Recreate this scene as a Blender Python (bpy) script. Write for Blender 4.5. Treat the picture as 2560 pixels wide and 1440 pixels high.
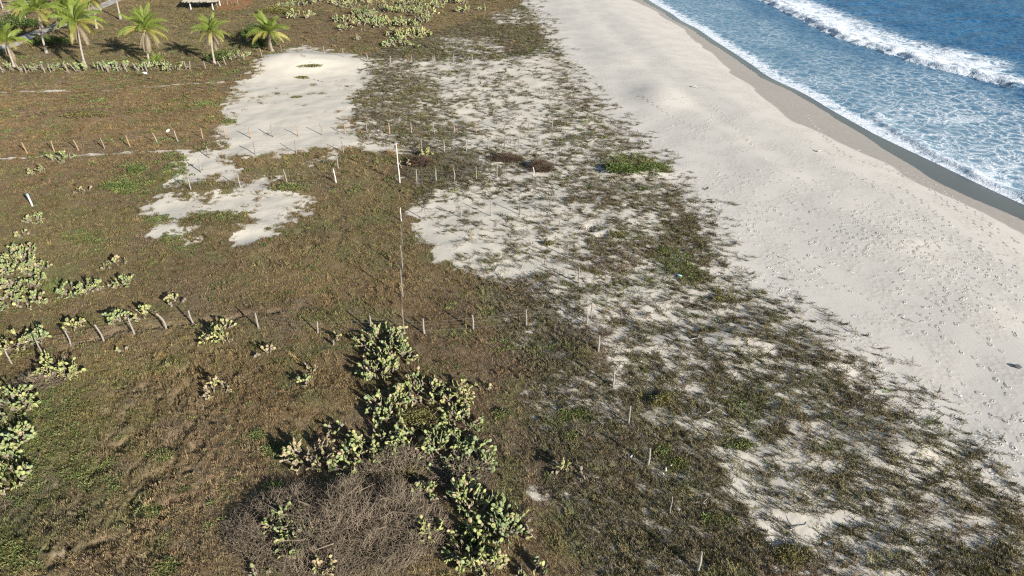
import bpy, math, random
import numpy as np
from mathutils import Vector, Matrix, Euler

for o in list(bpy.data.objects): bpy.data.objects.remove(o)
S = bpy.context.scene
COL = S.collection
R = math.radians
random.seed(7); RS = np.random.RandomState(11)

# ------------------------------------------------------------------ camera, sky, sun, exposure
CAM_H, PITCH, FPX = 27.0, R(32), 1708.0
cam = bpy.data.cameras.new('camera'); cam.sensor_width = 36; cam.lens = 36*FPX/2560
cam.clip_start = 0.5; cam.clip_end = 9000
co = bpy.data.objects.new('camera', cam); COL.objects.link(co)
co.location = (0, 0, CAM_H); co.rotation_euler = (math.pi/2-PITCH, 0, 0); S.camera = co
SUN_EL, SUN_AZ = R(20), R(180-43)                 # azimuth clockwise from +Y
W = bpy.data.worlds.new('World'); S.world = W; W.use_nodes = True
wn = W.node_tree; sky = wn.nodes.new('ShaderNodeTexSky'); sky.sky_type = 'NISHITA'; sky.sun_disc = False
sky.sun_elevation = SUN_EL; sky.sun_rotation = SUN_AZ; sky.air_density = 1.0; sky.dust_density = 0.6
bg = wn.nodes['Background']; wn.links.new(sky.outputs[0], bg.inputs[0]); bg.inputs[1].default_value = 0.06
sl = bpy.data.lights.new('sun', 'SUN'); sl.energy = 5.0; sl.angle = R(0.5); sl.color = (1, 0.95, 0.87)
so = bpy.data.objects.new('sun', sl); COL.objects.link(so)
sd = Vector((math.sin(SUN_AZ)*math.cos(SUN_EL), math.cos(SUN_AZ)*math.cos(SUN_EL), math.sin(SUN_EL)))
so.rotation_euler = (-sd).to_track_quat('-Z', 'Y').to_euler(); so.location = sd*100
S.view_settings.view_transform = 'Standard'; S.view_settings.look = 'None'
S.view_settings.exposure = 0.96; S.view_settings.gamma = 1.0
cy = S.cycles; cy.max_bounces = 3; cy.diffuse_bounces = 1; cy.glossy_bounces = 1; cy.transmission_bounces = 1; cy.use_denoising = False; cy.filter_width = 1.2
cy.use_adaptive_sampling = False

# ------------------------------------------------------------------ numeric helpers
LAT = RS.rand(256, 256)
def vnoise(x, y):
    x = np.asarray(x, float); y = np.asarray(y, float)
    xi = np.floor(x).astype(int); yi = np.floor(y).astype(int)
    fx = x-xi; fy = y-yi; fx = fx*fx*(3-2*fx); fy = fy*fy*(3-2*fy)
    a = LAT[xi & 255, yi & 255]; b = LAT[(xi+1) & 255, yi & 255]
    c = LAT[xi & 255, (yi+1) & 255]; d = LAT[(xi+1) & 255, (yi+1) & 255]
    return (a*(1-fx)+b*fx)*(1-fy)+(c*(1-fx)+d*fx)*fy
def fbm(x, y, o=4):
    s = 0; a = 0.5; t = 0
    x = np.asarray(x, float); y = np.asarray(y, float)
    for i in range(o):
        s = s+a*vnoise(x*2**i+37.3*i, y*2**i+11.7*i); t += a; a *= 0.5
    return s/t
def sst(a, b, x):
    t = np.clip((np.asarray(x, float)-a)/(b-a), 0, 1); return t*t*(3-2*t)
def gp0(u, v, z=0.0):
    dx = (u-1280)/FPX; dv = (v-720)/FPX; c, s = math.cos(PITCH), math.sin(PITCH)
    t = (z-CAM_H)/(-s-dv*c)
    return dx*t, (c-dv*s)*t
def inpoly(X_, Y_, P):
    R_ = np.zeros(np.shape(X_), bool); px = [p[0] for p in P]; py = [p[1] for p in P]
    box = np.nonzero((X_ > min(px)) & (X_ < max(px)) & (Y_ > min(py)) & (Y_ < max(py)))[0]
    x = X_[box]; y = Y_[box]
    r = np.zeros(np.shape(x), bool); n = len(P); j = n-1
    for i in range(n):
        xi, yi = P[i]; xj, yj = P[j]
        if yi != yj:
            c = ((yi > y) != (yj > y)) & (x < (xj-xi)*(y-yi)/(yj-yi)+xi)
            r ^= c
        j = i
    R_[box] = r
    return R_
# ------------------------------------------------------------------ lie of the land (metres; x right along the beach's seaward side, y along the coast)
SEA = -1.8
_sy = np.array([-80, 20, 58.3, 71.7, 82.3, 97.5, 111.7, 150, 179, 400, 5000.])
_sx = np.array([70, 58.0, 52.0, 48.3, 45.3, 42.6, 40.3, 36.8, 33.4, 9, -500.])
def xs(y):
    y = np.asarray(y, float)
    return np.interp(y, _sy, _sx)+0.9*(vnoise(y/9.0, 3.3)-0.5)+1.1*(vnoise(y/23.0, 9.1)-0.5)
_vy = np.array([-50, 22.3, 31.4, 38.1, 45, 60.6, 79.2, 100.3, 140.6, 400, 5000.])
_vx = np.array([34, 25.3, 21.2, 18.9, 15.6, 15.4, 11.6, 8.2, 4.8, -20, -560.])
def xv(y): return np.interp(y, _vy, _vx)
RIDGES = []
MOUNDS = []                                   # (x, y, sx, sy, height)
def height(x, y):
    x = np.asarray(x, float); y = np.asarray(y, float)
    d = x-xs(y)
    t = np.clip((d+15)/15, 0, 1)
    z = -1.8*(t**1.25)
    z = np.where(d > 0, -1.8-0.09*np.minimum(d, 60), z)
    back = sst(-15, -20, d)
    z = z+back*(0.5*(fbm(x/14, y/14, 3)-0.5)+0.14*sst(-19, -22, d)*sst(-29, -23, d))
    veg = sst(2, -4, x-xv(y))
    z = z+veg*0.28*(fbm(x/2.6+5, y/2.6, 3)-0.5)
    for mx, my, sx_, sy_, h in MOUNDS:
        z = z+h*np.exp(-((x-mx)/sx_)**2-((y-my)/sy_)**2)
    # tussock bank, lower left
    w = np.exp(-((x+20.0)/4.2)**4-((y-27)/10.0)**4)
    z = z-w*(.24*sst(.56, .64, fbm(x/.5+.35*y, y/.9, 2))+.10*sst(.5, .7, vnoise(x/.35, y/.4)))
    for (ax, ay), (bx, by), wd_, hh_ in RIDGES:
        k = np.clip(((x-ax)*(bx-ax)+(y-ay)*(by-ay))/((bx-ax)**2+(by-ay)**2), 0, 1)
        z = z+hh_*np.exp(-((x-ax-k*(bx-ax))**2+(y-ay-k*(by-ay))**2)/wd_**2)*(.6+.8*vnoise(x/.9, y/.9))
    # low erosion step beside the lower sand patch
    w = np.exp(-((x+14.0)/2.6)**2-((y-52)/3.5)**2)
    z = z+w*0.3*(vnoise(x/1.2, y/1.6)-0.4)
    return z
def hz(x, y): return float(height(np.array([x]), np.array([y]))[0])
def at(u, v):
    """point of the ground seen at photograph pixel (u, v)"""
    z = 0.0
    for _ in range(10):
        x, y = gp0(u, v, z); z = 0.5*z+0.5*hz(x, y)
    x, y = gp0(u, v, z)
    return Vector((x, y, hz(x, y)))
def mound(u, v, sx_, sy_, h):
    x, y = gp0(u, v); MOUNDS.append((x, y, sx_, sy_, h))
mound(738, 162, 8.5, 5.5, 1.75)
mound(210, 290, 6.0, 2.2, 0.7)
mound(1590, 425, 3.4, 1.7, 0.55)
mound(520, 478, 3.6, 1.7, 0.35); mound(545, 570, 4.0, 1.6, 0.4); mound(700, 475, 2.5, 1.2, 0.3)
mound(1450, 565, 0.9, 0.7, 0.1); mound(1515, 578, 1.0, 0.8, 0.1); mound(1478, 572, 0.6, 0.5, -0.45); mound(1500, 592, 0.5, 0.4, -0.3)
mound(1640, 245, 3.0, 5.0, 0.5); mound(2250, 600, 3.0, 2.0, 0.15)
mound(650, 620, 2.0, 1.0, 0.25); mound(900, 40, 18, 10, 1.0)
mound(1850, 850, 3, 2, 0.35); mound(2050, 900, 2.2, 2.2, 0.4); mound(2250, 1120, 2.0, 2.0, 0.35); mound(1480, 880, 2.5, 2, 0.3)
mound(780, 1010, 2.2, 1.5, 0.3)
mound(2285, 605, 1.0, 0.8, 0.04)
def ridge(P, w, h):
    for a, b in zip(P[:-1], P[1:]): RIDGES.append((gp0(*a), gp0(*b), w, h))
ridge([(150,880),(230,850),(300,825),(420,806),(520,800),(600,790),(700,775)], .3, -.26)
ridge([(690,620),(745,590),(770,560)], .25, -.16); ridge([(700,650),(780,620),(800,590)], .25, -.14)

def W2(P): return [gp0(u, v) for u, v in P]
# patches of bare or thinly grown sand: polygon, share of ground grown over
PATCH = [
 (W2([(880,150),(1340,60),(1400,150),(1450,230),(1540,320),(1690,450),(1700,510),(1640,560),(1780,690),(1640,760),(1400,720),(1210,690),(1130,650),(1040,590),(1080,510),(1130,470),(1380,470),(1380,380),(1000,370),(1010,330),(900,345),(860,350),(900,200)]), 0.33),
 (W2([(905,165),(1010,160),(1090,215),(1120,300),(1180,345),(1080,380),(960,385),(860,350),(880,260),(930,210)]), 0.8),
 (W2([(640,0),(1330,0),(1380,110),(1340,145),(1180,150),(920,155),(640,130)]), 0.97),
 (W2([(1090,95),(1230,95),(1250,140),(1140,140)]), 0.62), (W2([(1230,30),(1330,20),(1340,60),(1250,60)]), 0.6),
 (W2([(545,388),(540,340),(575,300),(580,250),(620,200),(660,165),(735,122),(800,125),(880,145),(915,162),(900,200),(880,240),(870,280),(850,310),(860,350),(1000,380),(820,372),(700,380),(600,392)]), 0.06),
 (W2([(370,515),(385,495),(440,478),(455,455),(470,430),(430,395),(545,385),(560,420),(590,432),(640,450),(690,450),(655,475),(660,490),(700,490),(775,505),(740,540),(700,572),(640,602),(585,602),(600,578),(640,548),(640,530),(560,525),(450,540),(440,560),(495,575),(480,598),(420,602),(400,570),(430,545),(380,530)]), 0.03),
 (W2([(440,490),(455,462),(500,447),(590,447),(605,468),(570,490),(500,499)]), 1.0),
 (W2([(500,545),(560,524),(642,530),(640,548),(600,580),(580,600),(492,596),(498,575),(450,558)]), 1.0),
 (W2([(560,395),(640,392),(640,445),(585,432)]), .95),
 (W2([(660,380),(560,390),(610,430),(700,440),(850,400),(850,385)]), 0.9),
 (W2([(1385,270),(1470,250),(1560,330),(1690,450),(1690,520),(1600,540),(1480,540),(1380,470),(1400,380),(1370,340)]), 0.62),
 (W2([(1000,380),(1380,380),(1390,455),(1000,462)]), 0.5), (W2([(1000,380),(1150,380),(1160,460),(1000,462)]), 0.85),
 (W2([(1042,590),(1055,510),(1110,480),(1250,500),(1250,540),(1140,545),(1130,600),(1210,620),(1230,690),(1130,650)]), 0.16),
 (W2([(1250,480),(1690,545),(1560,600),(1430,640),(1390,720),(1230,690),(1200,600),(1150,550),(1250,540)]), 0.3),
 (W2([(1430,600),(1600,560),(1700,610),(1780,690),(1740,730),(1620,740),(1500,700),(1430,650)]), 0.72),
 (W2([(1500,400),(1640,385),(1690,440),(1660,450),(1560,430)]), 1.0),
 (W2([(1400,700),(1780,690),(1990,830),(2150,980),(2300,1100),(2560,1290),(2560,1440),(1950,1440),(1750,1200),(1560,1000),(1380,850)]), 0.6),
 (W2([(1480,720),(1720,740),(1780,800),(1620,800)]), 0.35),
 (W2([(1290,730),(1400,700),(1450,850),(1620,1000),(1800,1200),(1950,1440),(1480,1440),(1370,1100),(1310,870)]), 0.82),
 (W2([(1560,1000),(1750,1080),(1900,1200),(1950,1300),(1980,1440),(1900,1440),(1700,1200)]), 0.64),
 (W2([(1330,985),(1390,980),(1392,1010),(1345,1018)]), 0.05), (W2([(1800,1110),(1900,1110),(1930,1180),(1800,1190)]), 0.2),
 (W2([(1990,1320),(2100,1310),(2130,1380),(2000,1390)]), 0.12), (W2([(2230,1090),(2290,1100),(2280,1150),(2230,1140)]), 0.15),
 (W2([(1900,1270),(2010,1220),(2050,1260),(1930,1310)]), 0.25), (W2([(1420,1030),(1520,1010),(1540,1070),(1430,1080)]), 0.55),
]
CREEP = W2([(880,150),(1340,0),(1600,100),(2000,400),(2560,900),(2560,1440),(1450,1440),(1300,900),(1180,700),(1050,500),(1000,370),(900,350)])
def coverage(x, y):
    jx = x+2.6*(fbm(x/3.0, y/3.0, 3)-0.5)+1.0*(vnoise(x/0.6+9, y/0.6)-0.5)
    jy = y+3.0*(fbm(x/3.0+50, y/3.0+20, 3)-0.5)+1.1*(vnoise(x/0.6+90, y/0.6)-0.5)
    t = jx-xv(jy)
    c = np.zeros_like(jx); ws = .95+sst(60, 110, y)*.9
    for ox, oy in ((-.9, .35), (.9, -.35), (.3, 1.0), (-.3, -1.0)):
        ck = np.ones_like(jx); px, py = jx+ox*ws, jy+oy*ws
        for P, v in PATCH: ck[inpoly(px, py, P)] = v
        c += ck/4
    # the seaward edge: thinning fringe, then bare beach
    c = np.minimum(c, np.where(t < 0.0, 1.0, np.where(t < 1.8, 0.42, np.where(t < 6.0, 0.27*(1-(t-1.8)/4.2), 0))))
    # tracks worn through the dry field
    for a, b, w in TRACKS:
        ax, ay = a; bx, by = b; L2 = (bx-ax)**2+(by-ay)**2
        k = np.clip(((x-ax)*(bx-ax)+(y-ay)*(by-ay))/L2, 0, 1)
        dd = np.hypot(x-ax-k*(bx-ax), y-ay-k*(by-ay))+0.35*(vnoise(x/1.5, y/1.5)-0.5)
        c = np.where(dd < w, np.minimum(c, 0.3), c)
    return c
TRACKS = []
def track(P, w):
    q = W2(P)
    for a, b in zip(q[:-1], q[1:]): TRACKS.append((a, b, w))
track([(0,229),(120,226),(240,226),(380,217),(480,210),(560,205)], 0.22)
track([(0,396),(100,391),(260,388),(380,384),(440,380),(520,378)], 0.22)
def clump(x, y): return 0.5*fbm(x/1.9, y/1.2, 3)+0.28*vnoise(x/0.5+7, y/0.36+3)+0.22*fbm(x/4.5+60, y/4.5, 2)
_q = np.sort(clump(RS.uniform(-40, 40, 60000), RS.uniform(15, 120, 60000))); _qi = np.linspace(0, 1, len(_q))
_f = np.sort(fbm(RS.uniform(-80, 80, 60000), RS.uniform(30, 240, 60000), 3)); _fi = _f; _fq = np.interp(_qi, _qi, _q)
def grown(x, y, soft=0.0):
    c = coverage(x, y)
    n = clump(x, y)                        # about 0.2 .. 0.8
    q = np.interp(np.where(c > .9, c, c**1.35), _qi, _q)+np.where(c > .96, .3, 0)
    f = inpoly(x, y, CREEP); xf, yf = x[f], y[f]
    n[f] = 0.3*n[f]+0.7*(np.interp(fbm(xf/.5+.45*yf, yf/.3, 3), _fi, _fq))
    return c, q-n
# plant colours over the land: (pixel centre, pixel radii, albedo, strength)
OR_, OL, RB, DG, GR, GB, YO, TN = (.262,.19,.10), (.205,.176,.086), (.19,.14,.09), (.105,.125,.05), (.16,.19,.055), (.205,.168,.125), (.29,.225,.105), (.30,.23,.14)
BLOBS = [(250,300,520,110,OR_,.9),(420,240,300,50,OR_,.5),(200,610,320,150,OL,.75),(300,130,420,60,OL,.9),(480,50,260,50,OL,.8),(1000,270,150,110,YO,.7),
 (215,285,120,20,RB,.9),(870,730,200,110,OR_,.7),(800,1010,200,140,OR_,.6),(700,1170,160,70,OR_,.85),(560,800,260,70,OL,.5),(950,560,200,110,OL,.6),
 (1080,830,190,110,RB,.7),(1350,1230,150,150,RB,.7),(1080,425,110,34,(.13,.09,.06),.95),(830,90,220,60,RB,.45),(1100,110,200,35,OL,.6),(1330,100,70,120,OL,.9),
 (110,1090,190,190,DG,1.0),(60,1330,140,130,DG,.8),(250,1140,170,170,DG,.75),(320,1000,200,180,YO,.45),(440,1200,200,150,TN,.65),(480,1330,220,120,TN,.5),
 (40,1250,70,60,GB,.7),(1300,1080,200,200,GB,.6),(520,1040,140,120,RB,.35),(860,1220,260,200,GB,.6),(1250,960,160,110,RB,.6),(1010,800,90,60,OR_,.5),
 (440,430,50,40,GR,.5),(570,270,40,60,YO,.7),(780,440,120,50,OL,.8),(530,475,110,28,OL,.9),(540,565,110,36,OL,.7),(650,400,120,22,YO,.4)]
def tints(x, y, creep):
    n = len(x); jx = x+3.0*(fbm(x/5, y/5+70, 3)-0.5); jy = y+3.0*(fbm(x/5+33, y/5, 3)-0.5)
    c = np.tile(np.array((.23,.178,.095)), (n, 1))
    for u, v, ru, rv, col, s in BLOBS:
        cx, cy = gp0(u, v); rx = gp0(u+ru, v)[0]-cx; ry = (gp0(u, v-rv)[1]-gp0(u, v+rv)[1])/2
        w = s*np.exp(-(((jx-cx)/rx)**2+((jy-cy)/ry)**2)**2)
        c = c*(1-w[:, None])+np.array(col)*w[:, None]
    cr = np.array((.125,.122,.068))
    c = np.where(creep[:, None], c*0.25+cr*0.75, c)
    c = c*(.72+.42*fbm(x/6.5+500, y/6.5, 3))[:, None]*np.array((.97, .95, .90))
    p1 = fbm(x/1.7+200, y/1.7, 3); p2 = fbm(x/3.1+20, y/3.1+300, 3)
    w = sst(.55, .72, p1)*0.6; c = c*(1-w[:, None])+np.array((.155,.165,.065))*w[:, None]
    w = sst(.57, .74, p2)*0.6; c = c*(1-w[:, None])+np.array((.19,.142,.092))*w[:, None]
    return c

# ------------------------------------------------------------------ materials
def mat(name): 
    m = bpy.data.materials.new(name); m.use_nodes = True
    return m, m.node_tree, m.node_tree.nodes['Principled BSDF']
def N(nt, t, **k):
    n = nt.nodes.new(t)
    for a, b in k.items():
        if a in n.bl_rna.properties: setattr(n, a, b)
        else: n.inputs[a.replace('_', ' ')].default_value = b
    return n
def mixc(nt, f, a, b, bt='MIX'):
    n = nt.nodes.new('ShaderNodeMix'); n.data_type = 'RGBA'; n.blend_type = bt
    for s, v in ((0, f), (6, a), (7, b)):
        if isinstance(v, bpy.types.NodeSocket): nt.links.new(v, n.inputs[s])
        else: n.inputs[s].default_value = v if s == 0 else (*v, 1)
    return n.outputs[2]
def math_(nt, op, a, b=None, c=None, clamp=False):
    n = nt.nodes.new('ShaderNodeMath'); n.operation = op; n.use_clamp = clamp
    for i, v in enumerate((a, b, c)):
        if v is None: continue
        if isinstance(v, bpy.types.NodeSocket): nt.links.new(v, n.inputs[i])
        else: n.inputs[i].default_value = v
    return n.outputs[0]
def ramp(nt, x, lo, hi):
    n = nt.nodes.new('ShaderNodeMapRange'); n.interpolation_type = 'SMOOTHSTEP'
    nt.links.new(x, n.inputs[0]); n.inputs[1].default_value = lo; n.inputs[2].default_value = hi
    return n.outputs[0]
def noise(nt, scale, detail=4, rough=0.55, vec=None, dist=0.0):
    n = N(nt, 'ShaderNodeTexNoise', Scale=scale, Detail=detail, Roughness=rough, Distortion=dist)
    if vec: nt.links.new(vec, n.inputs['Vector'])
    return n.outputs[0]
def objco(nt): return nt.nodes.new('ShaderNodeTexCoord').outputs['Object']
def bump(nt, h, strength, dist, p):
    b = N(nt, 'ShaderNodeBump', Strength=strength, Distance=dist); nt.links.new(h, b.inputs['Height']); nt.links.new(b.outputs[0], p.inputs['Normal'])
    return b
def simple(name, c1, c2, scale=6, rough=0.8, bmp=0.0, spec=0.2, rnd=0.0, transl=0.0):
    m, nt, p = mat(name); v = objco(nt)
    f = ramp(nt, noise(nt, scale, 5, 0.6, v), .3, .7)
    c = mixc(nt, f, c1, c2)
    if rnd:
        oi = nt.nodes.new('ShaderNodeObjectInfo')
        hs = nt.nodes.new('ShaderNodeHueSaturation'); nt.links.new(c, hs.inputs['Color'])
        nt.links.new(math_(nt, 'MULTIPLY_ADD', oi.outputs['Random'], 2*rnd, 1-rnd), hs.inputs['Value'])
        hs.inputs['Hue'].default_value = 0.5; c = hs.outputs[0]
    nt.links.new(c, p.inputs['Base Color']); p.inputs['Roughness'].default_value = rough; p.inputs['Specular IOR Level'].default_value = spec
    if bmp: bump(nt, noise(nt, scale*4, 4, 0.6, v), bmp, 0.02, p)
    if transl:
        t = nt.nodes.new('ShaderNodeBsdfTranslucent'); nt.links.new(c, t.inputs[0])
        ms = nt.nodes.new('ShaderNodeMixShader'); ms.inputs[0].default_value = transl
        nt.links.new(p.outputs[0], ms.inputs[1]); nt.links.new(t.outputs[0], ms.inputs[2])
        nt.links.new(ms.outputs[0], nt.nodes['Material Output'].inputs[0])
    return m
SAND_A, SAND_B = (.555,.52,.468), (.505,.47,.42)
# the land: dry sand, damp and wet sand, litter-strewn soil under the plants
def ground_mat():
    m, nt, p = mat('ground_sand_and_soil'); v = objco(nt)
    a = N(nt, 'ShaderNodeAttribute', attribute_name='mask'); sep = nt.nodes.new('ShaderNodeSeparateColor'); nt.links.new(a.outputs['Color'], sep.inputs[0])
    veg, wet, beach = sep.outputs
    tint = N(nt, 'ShaderNodeAttribute', attribute_name='litter').outputs['Color']
    nb = noise(nt, 0.35, 3, 0.55, v); nf = noise(nt, 9.0, 3, 0.65, v); nm = noise(nt, 2.0, 3, 0.6, v)
    sand = mixc(nt, ramp(nt, nb, .35, .65), SAND_A, SAND_B)
    warm = mixc(nt, ramp(nt, nb, .3, .7), (.575,.53,.445), (.525,.48,.40))
    sand = mixc(nt, beach, warm, sand)
    sand = mixc(nt, math_(nt, 'MULTIPLY', ramp(nt, nf, .56, .74), .35), sand, (.30,.26,.21))       # dark grains and scraps
    sand = mixc(nt, math_(nt, 'MULTIPLY', ramp(nt, noise(nt, 28, 2, .6, v), .69, .80), math_(nt, 'SUBTRACT', 1.0, wet)), sand, (.20,.16,.12))
    soil = mixc(nt, ramp(nt, nf, .40, .75), tint, (.12,.092,.064))
    soil = mixc(nt, math_(nt, 'MULTIPLY', ramp(nt, nm, .56, .72), .35), soil, (.33,.28,.21))
    vg = math_(nt, 'ADD', veg, math_(nt, 'MULTIPLY_ADD', nf, .7, -.35))
    c = mixc(nt, ramp(nt, vg, .32, .68), sand, soil)
    damp = mixc(nt, ramp(nt, nm, .3, .7), (.33,.305,.27), (.29,.265,.235))
    wv = math_(nt, 'ADD', wet, math_(nt, 'MULTIPLY_ADD', nm, .16, -.08))
    c = mixc(nt, ramp(nt, wv, .18, .45), c, damp)
    c = mixc(nt, ramp(nt, wv, .62, .8), c, (.07,.07,.07))
    nt.links.new(c, p.inputs['Base Color'])
    nt.links.new(math_(nt, 'SUBTRACT', .92, math_(nt, 'MULTIPLY', ramp(nt, wv, .6, .82), .72)), p.inputs['Roughness'])
    p.inputs['Specular IOR Level'].default_value = 0.35
    vo = N(nt, 'ShaderNodeTexVoronoi', Scale=2.6, feature='F1'); nt.links.new(v, vo.inputs['Vector'])
    tr = ramp(nt, nb, .42, .6)
    h = math_(nt, 'ADD', math_(nt, 'MULTIPLY', math_(nt, 'MULTIPLY', vo.outputs['Distance'], 1.1), tr), math_(nt, 'MULTIPLY', nf, .55))
    wvx = N(nt, 'ShaderNodeTexWave', Scale=1.1, Distortion=5.0, Detail=3.0); wvx.inputs['Detail Scale'].default_value = 1.2; nt.links.new(v, wvx.inputs['Vector'])
    h = math_(nt, 'ADD', h, math_(nt, 'MULTIPLY', wvx.outputs['Fac'], .05))
    h = math_(nt, 'MULTIPLY', h, math_(nt, 'SUBTRACT', 1.0, ramp(nt, wet, .05, .35)))
    bump(nt, h, .5, .032, p)
    return m
M_GROUND = ground_mat()
M_SANDPRINT = simple('trodden_sand', (.50,.47,.425), (.46,.43,.385), 3, .92, .3)
def plant_mat(name, rough=.75, transl=.18):
    m, nt, p = mat(name)
    a = N(nt, 'ShaderNodeAttribute', attribute_name='tint', attribute_type='INSTANCER')
    f = noise(nt, 9, 3, .6, objco(nt)); c = mixc(nt, 1.0, a.outputs['Color'], mixc(nt, f, (.7,.7,.7), (1.35,1.3,1.2)), 'MULTIPLY')
    nt.links.new(c, p.inputs['Base Color']); p.inputs['Roughness'].default_value = rough; p.inputs['Specular IOR Level'].default_value = .2
    t = nt.nodes.new('ShaderNodeBsdfTranslucent'); nt.links.new(c, t.inputs[0]); ms = nt.nodes.new('ShaderNodeMixShader'); ms.inputs[0].default_value = transl
    nt.links.new(p.outputs[0], ms.inputs[1]); nt.links.new(t.outputs[0], ms.inputs[2]); nt.links.new(ms.outputs[0], nt.nodes['Material Output'].inputs[0])
    return m
M_PLANT = plant_mat('dry_and_green_blades')
def water_mat():
    m, nt, p = mat('sea_water_and_foam'); v = objco(nt)
    a = N(nt, 'ShaderNodeAttribute', attribute_name='sea'); sep = nt.nodes.new('ShaderNodeSeparateColor'); nt.links.new(a.outputs['Color'], sep.inputs[0])
    foam, shallow, chop = sep.outputs
    warp = nt.nodes.new('ShaderNodeTexNoise'); warp.inputs['Scale'].default_value = .35; warp.inputs['Detail'].default_value = 4; nt.links.new(v, warp.inputs['Vector'])
    vm = nt.nodes.new('ShaderNodeVectorMath'); vm.operation = 'MULTIPLY_ADD'; nt.links.new(warp.outputs['Color'], vm.inputs[0]); vm.inputs[1].default_value = (3.2, 3.2, 0); nt.links.new(v, vm.inputs[2])
    def lace(sc):
        vo = N(nt, 'ShaderNodeTexVoronoi', Scale=sc, feature='DISTANCE_TO_EDGE'); nt.links.new(vm.outputs[0], vo.inputs['Vector'])
        return math_(nt, 'SUBTRACT', 1.0, math_(nt, 'MULTIPLY', vo.outputs['Distance'], 2.6), clamp=True)
    l1, l2 = lace(.55), lace(1.35)
    nz = noise(nt, 1.6, 6, .65, vm.outputs[0]); nb = noise(nt, .14, 4, .55, v)
    pt = math_(nt, 'ADD', math_(nt, 'ADD', math_(nt, 'MULTIPLY', l1, .42), math_(nt, 'MULTIPLY', l2, .22)), math_(nt, 'MULTIPLY', nz, .52))
    f = math_(nt, 'ADD', foam, math_(nt, 'MULTIPLY_ADD', nb, .5, -.25))
    f = math_(nt, 'MULTIPLY', f, ramp(nt, foam, .0, .12))
    k = math_(nt, 'SUBTRACT', math_(nt, 'ADD', pt, math_(nt, 'MULTIPLY', f, .85)), 1.12)
    fm = ramp(nt, k, -.18, .46)
    veil = math_(nt, 'MULTIPLY', ramp(nt, k, -.6, .12), .5)
    w = mixc(nt, ramp(nt, nb, .3, .7), (.009,.085,.20), (.015,.115,.245))
    w = mixc(nt, shallow, w, (.085,.185,.275))
    w = mixc(nt, veil, w, (.30,.42,.48))
    c = mixc(nt, fm, w, mixc(nt, ramp(nt, nz, .35, .6), (.58,.66,.73), (.80,.82,.84)))
    nt.links.new(c, p.inputs['Base Color'])
    nt.links.new(math_(nt, 'MULTIPLY_ADD', fm, .55, .3), p.inputs['Roughness']); p.inputs['IOR'].default_value = 1.33; p.inputs['Specular IOR Level'].default_value = .07
    mp = nt.nodes.new('ShaderNodeMapping'); nt.links.new(v, mp.inputs[0]); mp.inputs['Scale'].default_value = (1.0, .55, 1); mp.inputs['Rotation'].default_value = (0, 0, R(-25))
    h = math_(nt, 'ADD', math_(nt, 'MULTIPLY', noise(nt, .45, 5, .6, mp.outputs[0], .6), 1.0), math_(nt, 'MULTIPLY', noise(nt, 2.2, 4, .6, mp.outputs[0]), .25))
    h = math_(nt, 'MULTIPLY', h, chop)
    h = math_(nt, 'ADD', h, math_(nt, 'MULTIPLY', fm, math_(nt, 'MULTIPLY_ADD', noise(nt, 3.5, 4, .7, v), .5, .05)))
    bump(nt, h, .7, .28, p)
    return m
M_SEA = water_mat()
PAD = [simple('cactus_pad_green', (.235,.265,.095), (.185,.215,.08), 5, .55, .0, .35, .18), simple('cactus_pad_yellow', (.33,.325,.125), (.265,.265,.105), 5, .55, 0, .35, .15),
       simple('cactus_pad_bluegreen', (.195,.24,.115), (.155,.195,.095), 5, .55, 0, .35, .15), simple('cactus_pad_tan', (.34,.265,.16), (.27,.215,.135), 5, .7, 0, .2, .15)]
M_WOODY = simple('cactus_woody_stem', (.24,.205,.155), (.165,.14,.105), 9, .9, .3)
M_POST = {'grey': simple('weathered_post', (.25,.222,.19), (.17,.15,.128), 14, .9, .4), 'white': simple('bleached_post', (.285,.26,.23), (.21,.19,.168), 14, .85, .3),
          'orange': simple('fresh_cut_post', (.33,.22,.135), (.26,.18,.115), 14, .85, .3), 'dark': simple('dark_post', (.17,.15,.13), (.11,.10,.085), 14, .9, .4),
          'paint': simple('white_painted_post', (.50,.49,.465), (.42,.41,.39), 10, .6, .1)}
M_WIRE = simple('fence_wire', (.20,.18,.16), (.14,.12,.11), 20, .6, 0, .5)
M_TRUNK = simple('palm_trunk', (.33,.29,.25), (.22,.19,.16), 5, .9, .5)
M_FROND = simple('palm_frond', (.21,.27,.05), (.15,.20,.04), 1.5, .5, 0, .4, .25, .3)
M_FROND_Y = simple('palm_frond_yellow', (.33,.30,.075), (.24,.225,.06), 1.5, .5, 0, .4, .2, .3)
M_FROND_D = simple('palm_frond_dead', (.31,.245,.17), (.235,.19,.135), 3, .85, 0, .2, .2, .1)
M_LEAF = simple('bush_leaf', (.085,.13,.03), (.06,.095,.025), 2, .55, 0, .35, .1, .2)
M_LEAF_B = simple('bright_bush_leaf', (.125,.165,.042), (.09,.125,.034), 2, .55, 0, .35, .1, .25)
M_LEAF_O = simple('olive_bush_leaf', (.20,.18,.06), (.14,.13,.045), 2, .7, 0, .25, .1, .2)
M_TWIG = simple('bare_twigs', (.225,.178,.128), (.15,.12,.088), 1.2, .9, 0, .1)
M_BRUSHPILE = simple('dead_brush', (.10,.07,.05), (.065,.046,.034), 2, .95, 0, .1)
M_THATCH = simple('palm_thatch', (.40,.36,.29), (.28,.25,.20), 6, .95, .6)
M_REDSOIL = simple('red_soil', (.34,.15,.07), (.26,.115,.06), 1.2, .95, .6)
M_CONC = simple('pale_path', (.47,.45,.41), (.39,.37,.335), 1.5, .9, .3)

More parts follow.
